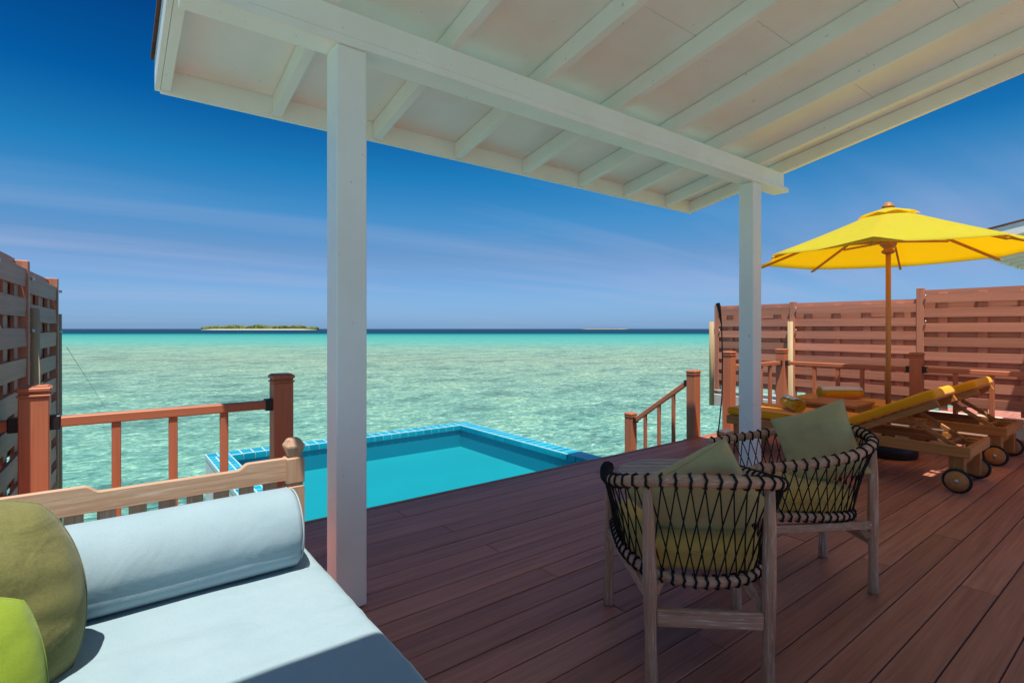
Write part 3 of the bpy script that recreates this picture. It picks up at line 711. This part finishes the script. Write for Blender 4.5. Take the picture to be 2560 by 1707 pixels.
fence('woven_fence', 'tall grey brown woven slat fence at the edge of the deck beside the daybed', LA,
      [(3.42, 4.33, 1.72), (4.33, 5.55, 1.69)], 1, None, 0.02, [(3.42, 1.73), (4.33, 1.71), (5.55, 1.70)], 'shade_fence_y', 'shade_fence_z')
def pole(x, y, z0, z1, label, r=0.042):
    t = thing('timber_pole', label, 'pole', (x, y, z0), 0, 'raw timber poles bolted to the fences')
    obj('shaft', MB().tube([(0, 0, 0), (0.004, 0, (z1 - z0) * .5), (0, 0.002, z1 - z0)], [r, r * .97, r * .93], 8), M['pole'], t)
pole(8.075, 4.98, 0.02, 1.42, 'rough timber pole at the sea end of the reddish fence')
pole(8.07, 3.69, -1.9, 1.41, 'rough timber pole behind the railing corner post, against the reddish fence')
pole(-0.352, 4.45, -1.9, 1.43, 'rough timber pole between the two panels of the grey fence', 0.030)
pole(-0.305, 5.65, -1.9, 1.42, 'rough timber pole at the sea end of the grey fence', 0.030)
lg = thing('concrete_ledge', 'white concrete ledge with a pipe carrying the reddish fence', 'ledge', (8.25, 2.2, -0.2))
obj('beam', B((8.10, -1.0, 0.02), (8.34, 5.0, 0.215), 0.01), M['concrete'], lg, True)
obj('pipe', MB().tube([(8.13, -1.0, 0.262), (8.13, 5.0, 0.262)], 0.028, 10), M['concrete'], lg, True)
for y in (0.3, 2.2, 4.2): obj('pile', MB().tube([(8.22, y, SEA - .5), (8.22, y, 0.019)], 0.10, 12), M['concrete'], lg, True)
sw = MB().tube([(-0.245, 5.62, 1.15), (0.0, 9.0, 0.25), (dl(18.5, -14.5).x, dl(18.5, -14.5).y, SEA - .05)], 0.0022, 5)
tag(obj('mooring_line', sw, M['concrete']), 'thin pale line running from the grey fence down into the water', 'rope')

# ------------------------------------------------------------------ cord by the far post
cd = thing('black_cord', 'thin black cord hanging beside the far pergola post', 'cord', (4.9, 2.95, 0))
pts = [(4.985, 2.99, 1.50), (5.02, 2.985, 1.35), (5.03, 2.98, 1.0), (5.02, 2.98, 0.6), (4.985, 2.99, 0.32), (4.95, 3.0, 0.1), (4.95, 3.0, 0.012)]
obj('strand', MB().tube(pts, 0.007, 6), M['black'], cd, True)
obj('sleeve', MB().tube([(4.965, 2.995, 1.56), (4.98, 2.99, 1.52), (5.015, 2.985, 1.36)], [0.022, 0.019, 0.008], 8), M['black'], cd, True)

# ------------------------------------------------------------------ daybed
db = thing('daybed', 'pale wooden daybed with light blue mattress in the left foreground', 'daybed', (-0.05, 1.3, 0))
BX0, BX1, BYH = -0.86, 0.583, 2.255
def headrail():
    top = []
    def ogee(xa, za, xb, zb_):
        return [(xa + (xb - xa) * t, za + (zb_ - za) * (0.5 - 0.5 * math.cos(math.pi * t))) for t in (0, .15, .3, .45, .6, .75, .9, 1)]
    x1, x0 = 0.585, -0.80
    H, Lw = 0.771, 0.748
    top += [(x1, H), (0.452, H)] + ogee(0.448, H, 0.405, Lw) + [(-0.01, Lw)] + ogee(-0.012, Lw, -0.055, H) + [(-0.30, H)] + ogee(-0.305, H, -0.35, Lw) + ogee(-0.62, Lw, -0.665, H) + [(x0, H)]
    return top + [(x0, 0.684), (x1, 0.684)]
obj('head_rail', MB().prism(list(reversed(headrail())), BYH + 0.008, BYH + 0.042, 1), M['pale_x'], db, True)
obj('lower_rail', B((-0.80, BYH + 0.010, 0.30), (0.582, BYH + 0.040, 0.36), 0.003), M['pale_x'], db, True)
sl = MB().box((-.026, BYH + .016, .361), (.026, BYH + .034, .6835), 0.003).mesh('slat', M['pale_z'])
for i in range(16):
    o = obj('slat', sl, None, db, True); o.location.x += 0.527 - i * 0.087
def bedpost(x):
    w = 0.0345; y0, y1 = BYH - 0.012, BYH + 0.062; cy_ = (y0 + y1) / 2
    prof = [(w, 0), (w, .655), (w - .006, .660), (w - .006, .668), (w, .674), (w, .770), (w - .011, .776), (w - .011, .784), (w + .001, .815), (w + .001, .822), (w - .012, .846), (w - .02, .850)]
    mb = MB().lathe([(r * math.sqrt(2), z) for r, z in prof], 4, Matrix.Translation((x, cy_, 0)), False, math.pi / 4)
    obj('bedpost', mb, M['pale_z'], db, True)
bedpost(0.618); bedpost(-0.835)
obj('side_rail', B((0.585, 0.25, 0.16), (0.632, BYH - 0.018, 0.285), 0.004), M['pale_y'], db, True)
obj('side_rail', B((-0.86, 0.25, 0.16), (-0.82, BYH - 0.018, 0.285), 0.004), M['pale_y'], db, True)
obj('foot_rail', B((-0.818, 0.25, 0.16), (0.583, 0.29, 0.285), 0.004), M['pale_x'], db, True)
for x in (-0.83, 0.60): obj('leg', B((x - .03, 0.26, 0), (x + .03, 0.32, 0.159), 0.004), M['pale_z'], db, True)
def wr(p):
    x, y, z = p
    if z > 0.40:
        q = mnoise.noise((x * 2.2, y * 9.5, 1.3)) * 0.0055 + mnoise.noise((x * 3, y * 24 + x * 3, 4.3)) * 0.0034
        q += mnoise.noise((x * 5.0, y * 30 + 1.5 * mnoise.noise((x * 6, y * 3, 0)), 9.1)) * 0.0042 * max(0, min(1, (x - 0.05) / 0.45))
        q *= min(1, max(0, (0.66 - x) / 0.06 + 0.3)); z += q - 0.010 * max(0, 1 - abs(x - 0.64) / 0.1) ** 2
    return (x, y, z)
mt = obj('mattress', MB().rbox((-0.84, 0.27, 0.288), (0.650, BYH - 0.022, 0.435), 0.035, 4, 84, wr), M['blue_fab'], db, True)
# bolster
def bolster():
    mb = MB(); n = 48; m = 30; x0, x1 = -0.80, 0.567; r = 0.146; V = []; F = []
    secs = [(x1, 0.0), (x1, 0.06), (x1 - .001, 0.11), (x1 - .004, 0.132), (x1 - .012, 0.142)] + [(x1 - .02 - (x1 - x0 - .04) * i / m, r) for i in range(m + 1)] + [(x0 + .012, 0.142), (x0 + .004, 0.132), (x0, 0.0)]
    for i, (x, rr) in enumerate(secs):
        for j in range(n):
            a = 2 * math.pi * j / n
            q = rr * (1 + 0.012 * mnoise.noise((x * 3, math.cos(a) * 1.5, math.sin(a) * 1.5)))
            yy, zz = q * math.cos(a), q * math.sin(a) * 0.985
            # sags flat where it rests, with a soft fold above the contact
            if zz < -0.118 * rr / r: zz = -0.118 * rr / r - (zz + 0.118 * rr / r) * -0.08
            if yy < 0: yy -= 0.010 * math.exp(-((zz + 0.085) / 0.03) ** 2) * (rr / r); yy += 0.010 * math.exp(-((zz + 0.045) / 0.012) ** 2) * (rr / r) * (0.6 + 0.4 * mnoise.noise((x * 4, 0, 0)))
            V.append((x, yy, zz))
    for i in range(len(secs) - 1):
        for j in range(n): F.append((i * n + (j + 1) % n, i * n + j, (i + 1) * n + j, (i + 1) * n + (j + 1) % n))
    return mb.add(V, F, True)
bo = thing('bolster', 'long light blue bolster lying along the daybed headboard', 'cushion', (0, 2.092, 0.556))
obj('cover', bolster(), M['blue_fab'], bo)
obj('seam', MB().tube([(0.5655, 0.136 * math.cos(a), 0.134 * math.sin(a)) for a in [R(q) for q in range(-40, 221, 10)]], 0.0035, 5), M['blue_fab'], bo)

# ------------------------------------------------------------------ pillows
def pillow_mesh(name, size, thick, mat, corner=0.05, n=22, seed=0, wrinkle=0.006, rnd=4.0, disc=0.0):
    mb = MB(); h = size / 2; V = []; F = []; ids = {}
    def P(u, v, sg):
        e = 1 - corner * (1 - abs(u) ** 1.5) * abs(v) ** 6 ; g = 1 - corner * (1 - abs(v) ** 1.5) * abs(u) ** 6
        x = u * h * g * (1 - disc + disc * math.sqrt(1 - v * v / 2)); y = v * h * e * (1 - disc + disc * math.sqrt(1 - u * u / 2))
        t = max(0, (1 - abs(u) ** rnd) * (1 - abs(v) ** rnd)) ** 0.55 * thick / 2
        t += wrinkle * mnoise.noise((u * 3 + seed, v * 3, sg * 2.0)) * (1 - max(abs(u), abs(v)) ** 6)
        an = math.atan2(v, u); m_ = max(abs(u), abs(v)); ed = max(0, m_ - 0.45) * max(0, 1 - m_) * 6
        t -= abs(mnoise.noise((math.cos(an) * 5 + seed, math.sin(an) * 5, 7.7 + sg))) * ed * thick * 0.11
        return (x, y, sg * t)
    for sg in (1, -1):
        for i in range(n + 1):
            for j in range(n + 1):
                u = math.sin(math.pi / 2 * (-1 + 2 * i / n)); v = math.sin(math.pi / 2 * (-1 + 2 * j / n))
                edge = i in (0, n) or j in (0, n)
                k = (i, j, 0 if edge else sg)
                if k not in ids: ids[k] = len(V); V.append(P(u, v, sg) if not edge else P(u, v, 0))
        for i in range(n):
            for j in range(n):
                q = [ids[(a, b, 0 if (a in (0, n) or b in (0, n)) else sg)] for a, b in ((i, j), (i + 1, j), (i + 1, j + 1), (i, j + 1))]
                F.append(tuple(q if sg > 0 else reversed(q)))
    me = mb.add(V, F, True).mesh(name, mat); return me
def put_pillow(name, label, size, thick, mat, centre, normal, roll, seed=0, corner=0.07, group=None, wrinkle=0.006, rnd=4.0, cat='cushion', disc=0.0):
    me = pillow_mesh(name, size, thick, mat, corner, 44, seed, wrinkle, rnd, disc)
    t = bpy.data.objects.new(name, None); COL.objects.link(t); t.empty_display_size = 0.1; t.location = centre
    tag(t, label, cat, group)
    q = Vector(normal).to_track_quat('Z', 'Y')
    t.rotation_mode = 'QUATERNION'
    from mathutils import Quaternion
    t.rotation_quaternion = q @ Quaternion((0, 0, 1), roll)
    obj('cover', me, None, t)
    h = size / 2; k = 24
    pts = []
    for a, b, c_, d_ in ((-1, -1, 1, -1), (1, -1, 1, 1), (1, 1, -1, 1), (-1, 1, -1, -1)):
        for i in range(k):
            u = a + (c_ - a) * i / k; v = b + (d_ - b) * i / k
            e = 1 - corner * (1 - abs(u) ** 1.5) * abs(v) ** 6; g = 1 - corner * (1 - abs(v) ** 1.5) * abs(u) ** 6
            pts.append((u * h * g * (1 - disc + disc * math.sqrt(1 - v * v / 2)), v * h * e * (1 - disc + disc * math.sqrt(1 - u * u / 2)), 0))
    obj('piping', MB().tube(pts, 0.0032, 5, closed=True), mat, t)
    return t
put_pillow('pillow', 'big plump olive green cushion on the daybed at the frame edge', 0.53, 0.27, M['olive_big'], (-0.305, 1.775, 0.612), (0.10, -1.0, 0.22), R(8), 3, 0.0, 'loose cushions on the daybed', 0.012, 3.0, disc=0.72)
put_pillow('pillow', 'lime green cushion in front of the plump olive cushion', 0.48, 0.18, M['lime_fab'], (-0.335, 1.485, 0.525), (0.22, -1.0, 0.42), R(-4), 8, 0.0, 'loose cushions on the daybed', 0.006, 3.0, disc=0.62)

# ------------------------------------------------------------------ rope armchairs and table
def spline(pts, n):
    out = []; P = [Vector(p) for p in pts]; P = [P[0] * 2 - P[1]] + P + [P[-1] * 2 - P[-2]]
    for i in range(1, len(P) - 2):
        for k in range(n):
            t = k / n; a, b, c, d = P[i - 1:i + 3]
            out.append(0.5 * ((2 * b) + (c - a) * t + (2 * a - 5 * b + 4 * c - d) * t * t + (3 * b - a - 3 * c + d) * t ** 3))
    out.append(P[-2]); return out
def resample(pts, n):
    L = [0]
    for a, b in zip(pts[:-1], pts[1:]): L.append(L[-1] + (b - a).length)
    out = []; j = 0
    for i in range(n):
        s_ = L[-1] * i / (n - 1)
        while j < len(L) - 2 and L[j + 1] < s_: j += 1
        t = (s_ - L[j]) / max(1e-9, L[j + 1] - L[j]); out.append(pts[j].lerp(pts[j + 1], min(1, max(0, t))))
    return out
def make_chair(label):
    t = thing('rope_armchair', label, 'armchair', (0, 0, 0), 0, 'rope armchairs on the deck')
    half = [(0.292, 0.325, 0.640), (0.312, 0.20, 0.652), (0.325, 0.02, 0.675), (0.312, -0.14, 0.705), (0.255, -0.255, 0.738), (0.15, -0.315, 0.757), (0.0, -0.335, 0.764)]
    top = spline(half + [(-x, y, z) for x, y, z in reversed(half[:-1])], 8)
    obj('top_rail', MB().tube(top, 0.0215, 12), M['lime_x'], t)
    hb = [(0.268, 0.27, 0.405), (0.272, 0.12, 0.402), (0.262, -0.04, 0.395), (0.215, -0.165, 0.385), (0.125, -0.235, 0.377), (0.0, -0.258, 0.374)]
    bot = spline(hb + [(-x, y, z) for x, y, z in reversed(hb[:-1])], 8)
    obj('seat_ring', MB().tube(bot, 0.019, 12), M['lime_x'], t)
    obj('front_rail', MB().bar((-0.268, 0.27, 0.395), (0.268, 0.27, 0.395), 0.03, 0.05), M['lime_x'], t)
    for s_ in (-1, 1):
        obj('leg', MB().tube([(s_ * .295, .285, 0), (s_ * .295, .285, .012), (s_ * .294, .284, .07), (s_ * .292, .283, .16), (s_ * .290, .282, .36), (s_ * .290, .282, .56), (s_ * .296, .284, .628)], [.021, .0235, .0225, .019, .0235, .0205, .016], 10), M['lime_z'], t)
        obj('leg', MB().tube([(s_ * .205, -.300, 0), (s_ * .205, -.300, .012), (s_ * .205, -.299, .08), (s_ * .206, -.298, .17), (s_ * .209, -.296, .38), (s_ * .213, -.292, .60), (s_ * .216, -.287, .727)], [.022, .025, .0235, .0205, .0255, .022, .017], 10), M['lime_z'], t)
        obj('side_rail', MB().bar((s_ * .290, .264, .348), (s_ * .216, -.276, .340), 0.024, 0.038), M['lime_y'], t)
        obj('brace', MB().bar((s_ * .212, -.275, .275), (s_ * .150, -.215, .366), 0.020, 0.030), M['lime_y'], t)
    obj('cross_rail', MB().bar((-.186, -.298, .262), (.186, -.298, .262), 0.026, 0.060), M['lime_x'], t)
    obj('cross_rail', MB().bar((-.270, .284, .315), (.270, .284, .315), 0.024, 0.045), M['lime_x'], t)
    # rope lacing: rings on both rails and a diamond net between them
    N = 36
    tp = resample(top, 2 * N + 1); bp = resample(bot, 2 * N + 1); web = MB()
    tops = [tp[2 * i + 1] for i in range(N)]; bots = [bp[min(2 * i + 2, 2 * N)] for i in range(N)]
    def ring(P, i, pts, r):
        d = (pts[min(len(pts) - 1, 2 * i + 2)] - pts[2 * i]).normalized(); u = d.cross(Vector((0, 0, 1))).normalized(); w = u.cross(d)
        k = 9
        web.tube([P + (u * math.cos(2 * math.pi * j / k) + w * math.sin(2 * math.pi * j / k)) * r + d * (0.004 if j % 2 else -0.001) for j in range(k)], 0.0052, 5, closed=True)
    def outward(P): 
        v = Vector((P.x, P.y + 0.0, 0)); return v.normalized() if v.length > 0 else v
    for i in range(N):
        ring(tops[i], i, tp, 0.0255); ring(bots[i], i, bp, 0.0230)
        for k in (-2, 1):
            j = i + k
            if 0 <= j < N:
                a = tops[i] - Vector((0, 0, 0.020)) + outward(tops[i]) * (0.010 if k > 0 else 0.004); b = bots[j] + Vector((0, 0, 0.016)) + outward(bots[j]) * (0.010 if k > 0 else 0.004)
                web.tube([a, a.lerp(b, 0.5) - outward(a) * 0.004, b], 0.0029, 5, caps=False)
    tag(obj('rope_web', web, M['rope'], t), kind='stuff')
    def dshape(p):
        x, y, z = p; k = 1.0 if y > 0 else 1 - 0.34 * (min(1, -y / 0.25)) ** 1.8
        z += (0.012 * (1 - (x / .3) ** 2) * (1 - (y / .3) ** 2) if z > 0.45 else 0) + 0.004 * mnoise.noise((x * 7, y * 7, z * 5))
        return (x * k, y, z)
    cu = obj('seat_cushion', MB().rbox((-0.262, -0.235, 0.392), (0.262, 0.292, 0.508), 0.045, 4, 10, dshape), M['mustard'], t)
    pts = []
    for zq in (0.470,):
        for q in range(48):
            a = 2 * math.pi * q / 48; ca, sa = math.cos(a), math.sin(a); rr = (abs(ca) ** 5 + abs(sa) ** 5) ** (-1 / 5)
            x, y = 0.2635 * ca * rr, 0.028 + 0.2645 * sa * rr; k = 1.0 if y > 0 else 1 - 0.34 * (min(1, -y / 0.25)) ** 1.8
            pts.append((x * k, y, zq))
    obj('piping', MB().tube(pts, 0.004, 5, closed=True), M['mustard'], cu)
    return t
ca = make_chair('rope armchair nearest the camera, seen from behind with a diagonal olive cushion')
def face_dir(o, front, back):
    v = Vector(front) - Vector(back); m = (Vector(front) + Vector(back)) / 2
    o.location = (m.x, m.y, 0); o.rotation_euler = (0, 0, math.atan2(v.y, v.x) - math.pi / 2)
cbx = copy_tree(ca); cbx.name = 'rope_armchair'; tag(cbx, 'farther rope armchair seen side on, in front of the far pergola post', 'armchair', 'rope armchairs on the deck')
face_dir(ca, (2.099, 1.497), (1.73, 1.084)); face_dir(cbx, (2.658, 1.486), (3.11, 1.151))
F_ = Vector((math.sin(TH), math.cos(TH), 0)); R_ = Vector((math.cos(TH), -math.sin(TH), 0))
def pt(d, l, z): return F_ * d + R_ * l + Vector((0, 0, z))
put_pillow('pillow', 'olive cushion standing on its corner against the back of the nearest armchair', 0.44, 0.16, M['olive'], pt(2.10, 0.748, 0.618), F_ * 1.0 + Vector((0, 0, 0.50)), R(53), 12, 0.10, 'olive cushions on the armchairs')
put_pillow('pillow', 'pale olive cushion tilted on the farther, side-on armchair', 0.385, 0.14, M['olive'], pt(2.79, 1.615, 0.690), F_ * -0.64 + R_ * -0.77 + Vector((0, 0, 0.24)), R(24), 21, 0.09, 'olive cushions on the armchairs')
# slatted round side table
tb = thing('side_table', 'round slatted wooden side table between the two armchairs', 'table', (2.515, 1.755, 0))
TR = 0.325; TZ = 0.505
ang = R(52)
k = 9; sw_ = 2 * TR / k
for i in range(k):
    x0 = -TR + sw_ * i + 0.004; x1 = x0 + sw_ - 0.008
    def yy(x): return math.sqrt(max(0.0004, (TR - 0.001) ** 2 - x * x))
    xs = [x0 + (x1 - x0) * q / 4 for q in range(5)]
    poly = [(x, -yy(x)) for x in xs] + [(x, yy(x)) for x in reversed(xs)]
    o = obj('slat', MB().prism(poly, TZ - 0.022, TZ, 2), M['grey_y'], tb); o.rotation_euler = (0, 0, ang)
ringpts = [(0.285 * math.cos(a), 0.285 * math.sin(a), TZ - 0.045) for a in [2 * math.pi * q / 36 for q in range(36)]]
obj('apron', MB().tube(ringpts, 0.021, 8, closed=True), M['lime_x'], tb)
for q in range(4):
    a = R(45 + 90 * q) - TH; cx_, sy_ = 0.255 * math.cos(a), 0.255 * math.sin(a)
    obj('leg', MB().tube([(cx_ * 1.08, sy_ * 1.08, 0), (cx_ * 1.07, sy_ * 1.07, .06), (cx_ * 1.04, sy_ * 1.04, .2), (cx_, sy_, TZ - .03)], [.021, .0215, .018, .02], 10), M['lime_z'], tb)
for q in range(2):
    a = R(45 + 90 * q) - TH; v = Vector((math.cos(a), math.sin(a), 0)) * 0.25
    obj('stretcher', MB().bar(-v + Vector((0, 0, .30 + .031 * q)), v + Vector((0, 0, .30 + .031 * q)), 0.022, 0.028), M['lime_x'], tb)

# ------------------------------------------------------------------ loungers
def make_lounger(label):
    # local: x across, y along (foot at +y), origin at the floor under the middle
    t = thing('sun_lounger', label, 'sun lounger', (0, 0, 0), 0, 'yellow cushioned sun loungers on the deck')
    W = 0.33; y0, y1 = -1.0, 1.02; z0, z1 = 0.288, 0.374
    for s_ in (-1, 1):
        obj('side_rail', B((s_ * W - .018, y0, z0), (s_ * W + .018, y1, z1), 0.005), M['teak_y'], t)
        obj('leg', B((s_ * (W - .055) - .04, y1 - .14, 0), (s_ * (W - .055) + .035, y1 - .06, z0 + 0.07), 0.005), M['teak_z'], t)
        obj('leg', B((s_ * (W - .058) - .034, y0 + .045, 0.05), (s_ * (W - .058) + .034, y0 + .145, z0 + 0.07), 0.005), M['teak_z'], t)
        rot = Matrix.Translation((s_ * (W + .002), y0 + .085, 0.098)) @ Matrix.Rotation(R(90 * s_), 4, 'Y')
        wh = obj('wheel', MB().lathe([(0.0, -.017), (.076, -.017), (.078, -.012), (.078, .012), (.076, .017), (0.0, .017)], 28, rot), M['teak_x'], t)
        obj('tyre', MB().tube([tuple(rot @ Vector((0.0855 * math.cos(a), 0.0855 * math.sin(a), 0))) for a in [2 * math.pi * q / 32 for q in range(32)]], 0.0125, 8, closed=True), M['rubber'], wh)
        obj('hub_cap', MB().lathe([(.016, .014), (.016, .020), (.010, .026), (.002, .028)], 12, rot), M['steel'], wh)
    obj('head_rail', B((-W + .019, y0, z0), (W - .019, y0 + .036, z1), 0.005), M['teak_x'], t)
    obj('foot_rail', B((-W + .019, y1 - .036, z0), (W - .019, y1, z1), 0.005), M['teak_x'], t)
    obj('cross_bar', B((-W + .06, y0 + .085, 0.185), (W - .06, y0 + .115, 0.235), 0.004), M['teak_x'], t)
    hy, hz = -0.13, 0.362; top = Vector((0, -0.765, 0.685)); hin = Vector((0, hy, hz)); dirv = (top - hin).normalized(); nrm = Vector((0, -dirv.z, dirv.y)) * -1
    if nrm.z < 0: nrm = -nrm
    n = 10
    sm_ = MB().box((-W + .02, -.026, -.009), (W - .02, .026, .009), 0.003).mesh('slat', M['teak_x'])
    for i in range(14):
        o = obj('slat', sm_, None, t); o.location = (0, hy + 0.06 + i * 0.077, z1 - 0.006)
    Lb = (top - hin).length
    angx = math.atan2(dirv.z, dirv.y)
    for s_ in (-1, 1):
        obj('backrest_rail', MB().bar(hin + Vector((s_ * (W - .055), 0, -.006)), top + Vector((s_ * (W - .055), 0, 0)) + dirv * 0.02, 0.034, 0.052, nrm), M['teak_y'], t)
    for i in range(9):
        p = hin + dirv * (0.05 + i * 0.079) + nrm * 0.037
        o = obj('slat', sm_, None, t); o.location = p; o.rotation_euler = (math.atan2(-dirv.z, -dirv.y), 0, 0); o.scale.x = 0.98
    # folding prop
    for s_ in (-1, 1):
        obj('prop_strut', MB().bar(hin + dirv * 0.46 + nrm * -0.03 + Vector((s_ * .17, 0, 0)), Vector((s_ * .17, y0 + .13, z1 - 0.03)), 0.026, 0.036), M['teak_y'], t)
        obj('prop_rail', B((s_ * .225 - .012, y0 + .04, z0 + .012), (s_ * .225 + .012, hy - .02, z0 + .052), 0.003), M['teak_y'], t)
    obj('prop_bar', MB().bar((-.21, y0 + .16, z1 - .018), (.21, y0 + .16, z1 - .018), 0.028, 0.030), M['teak_x'], t)
    obj('prop_bar', MB().bar((-.20, y0 + .42, .462), (.20, y0 + .42, .462), 0.024, 0.028), M['teak_x'], t)
    def mdef(p):
        x, y, z = p; return (x, y, z + 0.003 * mnoise.noise((x * 6, y * 6, z * 3)))
    zt = z1 + 0.006
    m = obj('mattress', MB().rbox((-W + .004, hy + .03, zt), (W - .004, y1 + .012, zt + .080), 0.030, 3, 14, mdef), M['yellow'], t)
    mat = Matrix.Translation(hin + nrm * 0.0835) @ Matrix.Rotation(angx, 4, 'X')
    mbk = obj('mattress', MB().rbox((-W + .004, 0.012, -0.034), (W - .004, Lb + .045, 0.046), 0.030, 3, 12, mdef, mat), M['yellow'], t)
    for s_ in (-1, 1):
        obj('piping', MB().tube([(s_ * (W - .012), hy + .06, zt + .073), (s_ * (W - .012), y1 - .015, zt + .073)], 0.005, 5), M['yellow_pipe'], m)
    return t
l1 = make_lounger('nearer yellow sun lounger, beside the farther armchair')
l2 = copy_tree(l1); l2.name = 'sun_lounger'; tag(l2, 'farther yellow sun lounger, next to the deck railing', 'sun lounger', 'yellow cushioned sun loungers on the deck')
l1.location = (5.66, 2.08, 0); l2.location = (7.03, 2.08, 0); l1.rotation_euler.z = R(0.8); l2.rotation_euler.z = R(-0.6)
def towel(label, loc, rz, L, r):
    t = thing('rolled_towel', label, 'towel', loc, rz, 'rolled towels on the loungers')
    def roll(a0, a1, r0, r1, z0=0.0, x0=-L / 2, x1=L / 2):
        mb = MB(); V = []; F = []; n = 40; m = 8
        for i in range(m + 1):
            x = x0 + (x1 - x0) * i / m
            for j in range(n + 1):
                a = a0 + (a1 - a0) * j / n; rr = r0 + (r1 - r0) * j / n + 0.0015 * mnoise.noise((x * 20, a * 2, 3))
                V.append((x, rr * math.cos(a), max(-r + 0.004, rr * math.sin(a) * 0.94) + z0))
        for i in range(m):
            for j in range(n): a = i * (n + 1) + j; F.append((a, a + 1, a + n + 2, a + n + 1))
        return mb.add(V, F, True)
    mb = roll(0, 2 * math.pi * 4.25, 0.012, r)
    o = obj('roll', mb, M['towel_y'], t)
    sm = o.modifiers.new('thickness', 'SOLIDIFY'); sm.thickness = 0.008; sm.offset = -1
    o2 = obj('stripe', roll(R(30), R(125), r + 0.0028, r + 0.0028, 0, -L / 2 + 0.004, L / 2 - 0.004), M['towel_w'], t)
    sm = o2.modifiers.new('thickness', 'SOLIDIFY'); sm.thickness = 0.004
    return t
towel('rolled yellow towel with white stripe on the nearer lounger', (5.63, 2.56, 0.460 + 0.068), R(222), 0.38, 0.075)
towel('rolled yellow towel with white stripe on the farther lounger', (6.98, 2.62, 0.460 + 0.074), R(140), 0.48, 0.080)
# low table between the loungers
lt = thing('low_table', 'low teak table between the two loungers beside the umbrella pole', 'table', (6.33, 2.40, 0))
obj('table_top', B((6.06, 2.13, 0.478), (6.60, 2.66, 0.512), 0.005), M['teak_y'], lt, True)
for x in (6.09, 6.57): obj('apron', B((x - .012, 2.17, 0.40), (x + .012, 2.62, 0.4775), 0.003), M['teak_y'], lt, True)
for y in (2.155, 2.635): obj('apron', B((6.104, y - .012, 0.40), (6.556, y + .012, 0.4775), 0.003), M['teak_x'], lt, True)
for x in (6.10, 6.56):
    for y in (2.17, 2.62): obj('leg', B((x - .022, y - .022, 0), (x + .022, y + .022, 0.399), 0.004), M['teak_z'], lt, True)

# ------------------------------------------------------------------ parasol
um = thing('parasol', 'bright yellow octagonal parasol on a wooden pole between the loungers', 'parasol', (6.40, 1.945, 0))
obj('base', MB().lathe([(0.235, 0.004), (0.25, 0.02), (0.25, 0.115), (0.235, 0.14), (0.06, 0.15), (0.055, 0.30), (0.03, 0.305)], 36), M['black'], um)
obj('pole', MB().tube([(0, 0, 0.10), (0, 0, 2.55)], 0.0235, 14), M['teak_z'], um)
UR, ZR, ZA = 1.235, 2.055, 2.555; ROT = math.atan2(F_.y, F_.x) + R(4)
def canopy(r0, r1, z0, z1, n_r, n_a, sag, lip, scal, bulge):
    mb = MB(); V = []; F = []
    for i in range(n_r + 1):
        t = i / n_r
        for k in range(8):
            for j in range(n_a):
                u = j / n_a; a0 = ROT + k * math.pi / 4; a1 = a0 + math.pi / 4
                rr = r0 + (r1 - r0) * t
                p = Vector((math.cos(a0), math.sin(a0), 0)).lerp(Vector((math.cos(a1), math.sin(a1), 0)), u) * rr
                z = z0 + (z1 - z0) * t - sag * math.sin(math.pi * t) * 0.35 - sag * math.sin(math.pi * u) * t * (0.6 if t < 1 else 0.35)
                if i == n_r: p = p * (1 - scal * math.sin(math.pi * u)); z -= 0
                V.append(p + Vector((0, 0, z + bulge * math.sin(math.pi * u) * t)))
    m = 8 * n_a
    for i in range(n_r):
        for j in range(m): F.append((i * m + j, (i + 1) * m + j, (i + 1) * m + (j + 1) % m, i * m + (j + 1) % m))
    mb.add(V, F, True)
    if lip:
        b = len(V) - m; V2 = [Vector(V[b + j]) * 1.0 - Vector((0, 0, lip)) for j in range(m)]; o = len(mb.v) - m
        mb.add(V2, [], True); o2 = len(mb.v) - m
        for j in range(m): mb.f.append((o + j, o2 + j, o2 + (j + 1) % m, o + (j + 1) % m)); mb.sm.append(False)
    return mb
cn = obj('canopy', canopy(0.10, UR, ZA - 0.045, ZR, 10, 6, 0.030, 0.006, 0.035, 0.0), M['canopy'], um)
obj('vent', canopy(0.045, 0.27, ZA - 0.012, ZA - 0.098, 4, 6, 0.0, 0.0, 0.05, 0.022), M['canopy'], cn)
obj('finial', MB().lathe([(0.056, ZA - 0.008), (0.058, ZA + 0.008), (0.042, ZA + 0.018), (0.030, ZA + 0.042), (0.010, ZA + 0.050)], 18), M['teak_z'], um)
obj('hub', MB().lathe([(0.032, 2.07), (0.058, 2.085), (0.060, 2.105), (0.040, 2.12), (0.042, 2.13), (0.075, 2.165), (0.082, 2.205), (0.060, 2.235), (0.03, 2.24)], 20), M['teak_z'], um)
obj('crown', MB().lathe([(0.03, ZA - 0.11), (0.07, ZA - 0.10), (0.07, ZA - 0.06), (0.03, ZA - 0.055)], 18), M['teak_z'], um)
for k in range(8):
    a = ROT + k * math.pi / 4; d = Vector((math.cos(a), math.sin(a), 0))
    p0 = d * 0.05 + Vector((0, 0, ZA - 0.085)); p1 = d * (UR - 0.012) + Vector((0, 0, ZR - 0.030)); pm = p0.lerp(p1, 0.52) - Vector((0, 0, 0.016))
    rb = obj('rib', MB().bar(p0 - Vector((0, 0, .012)), p1, 0.018, 0.026), M['teak_x'], um)
    obj('strut', MB().bar(d * 0.065 + Vector((0, 0, 2.20)), pm - Vector((0, 0, 0.012)), 0.016, 0.022), M['teak_x'], rb)
    obj('rib_tip', MB().bar(p1 - d * 0.055 - Vector((0, 0, -.018)), p1 + d * 0.022 - Vector((0, 0, .006)), 0.026, 0.016), M['yellow_pipe'], rb)
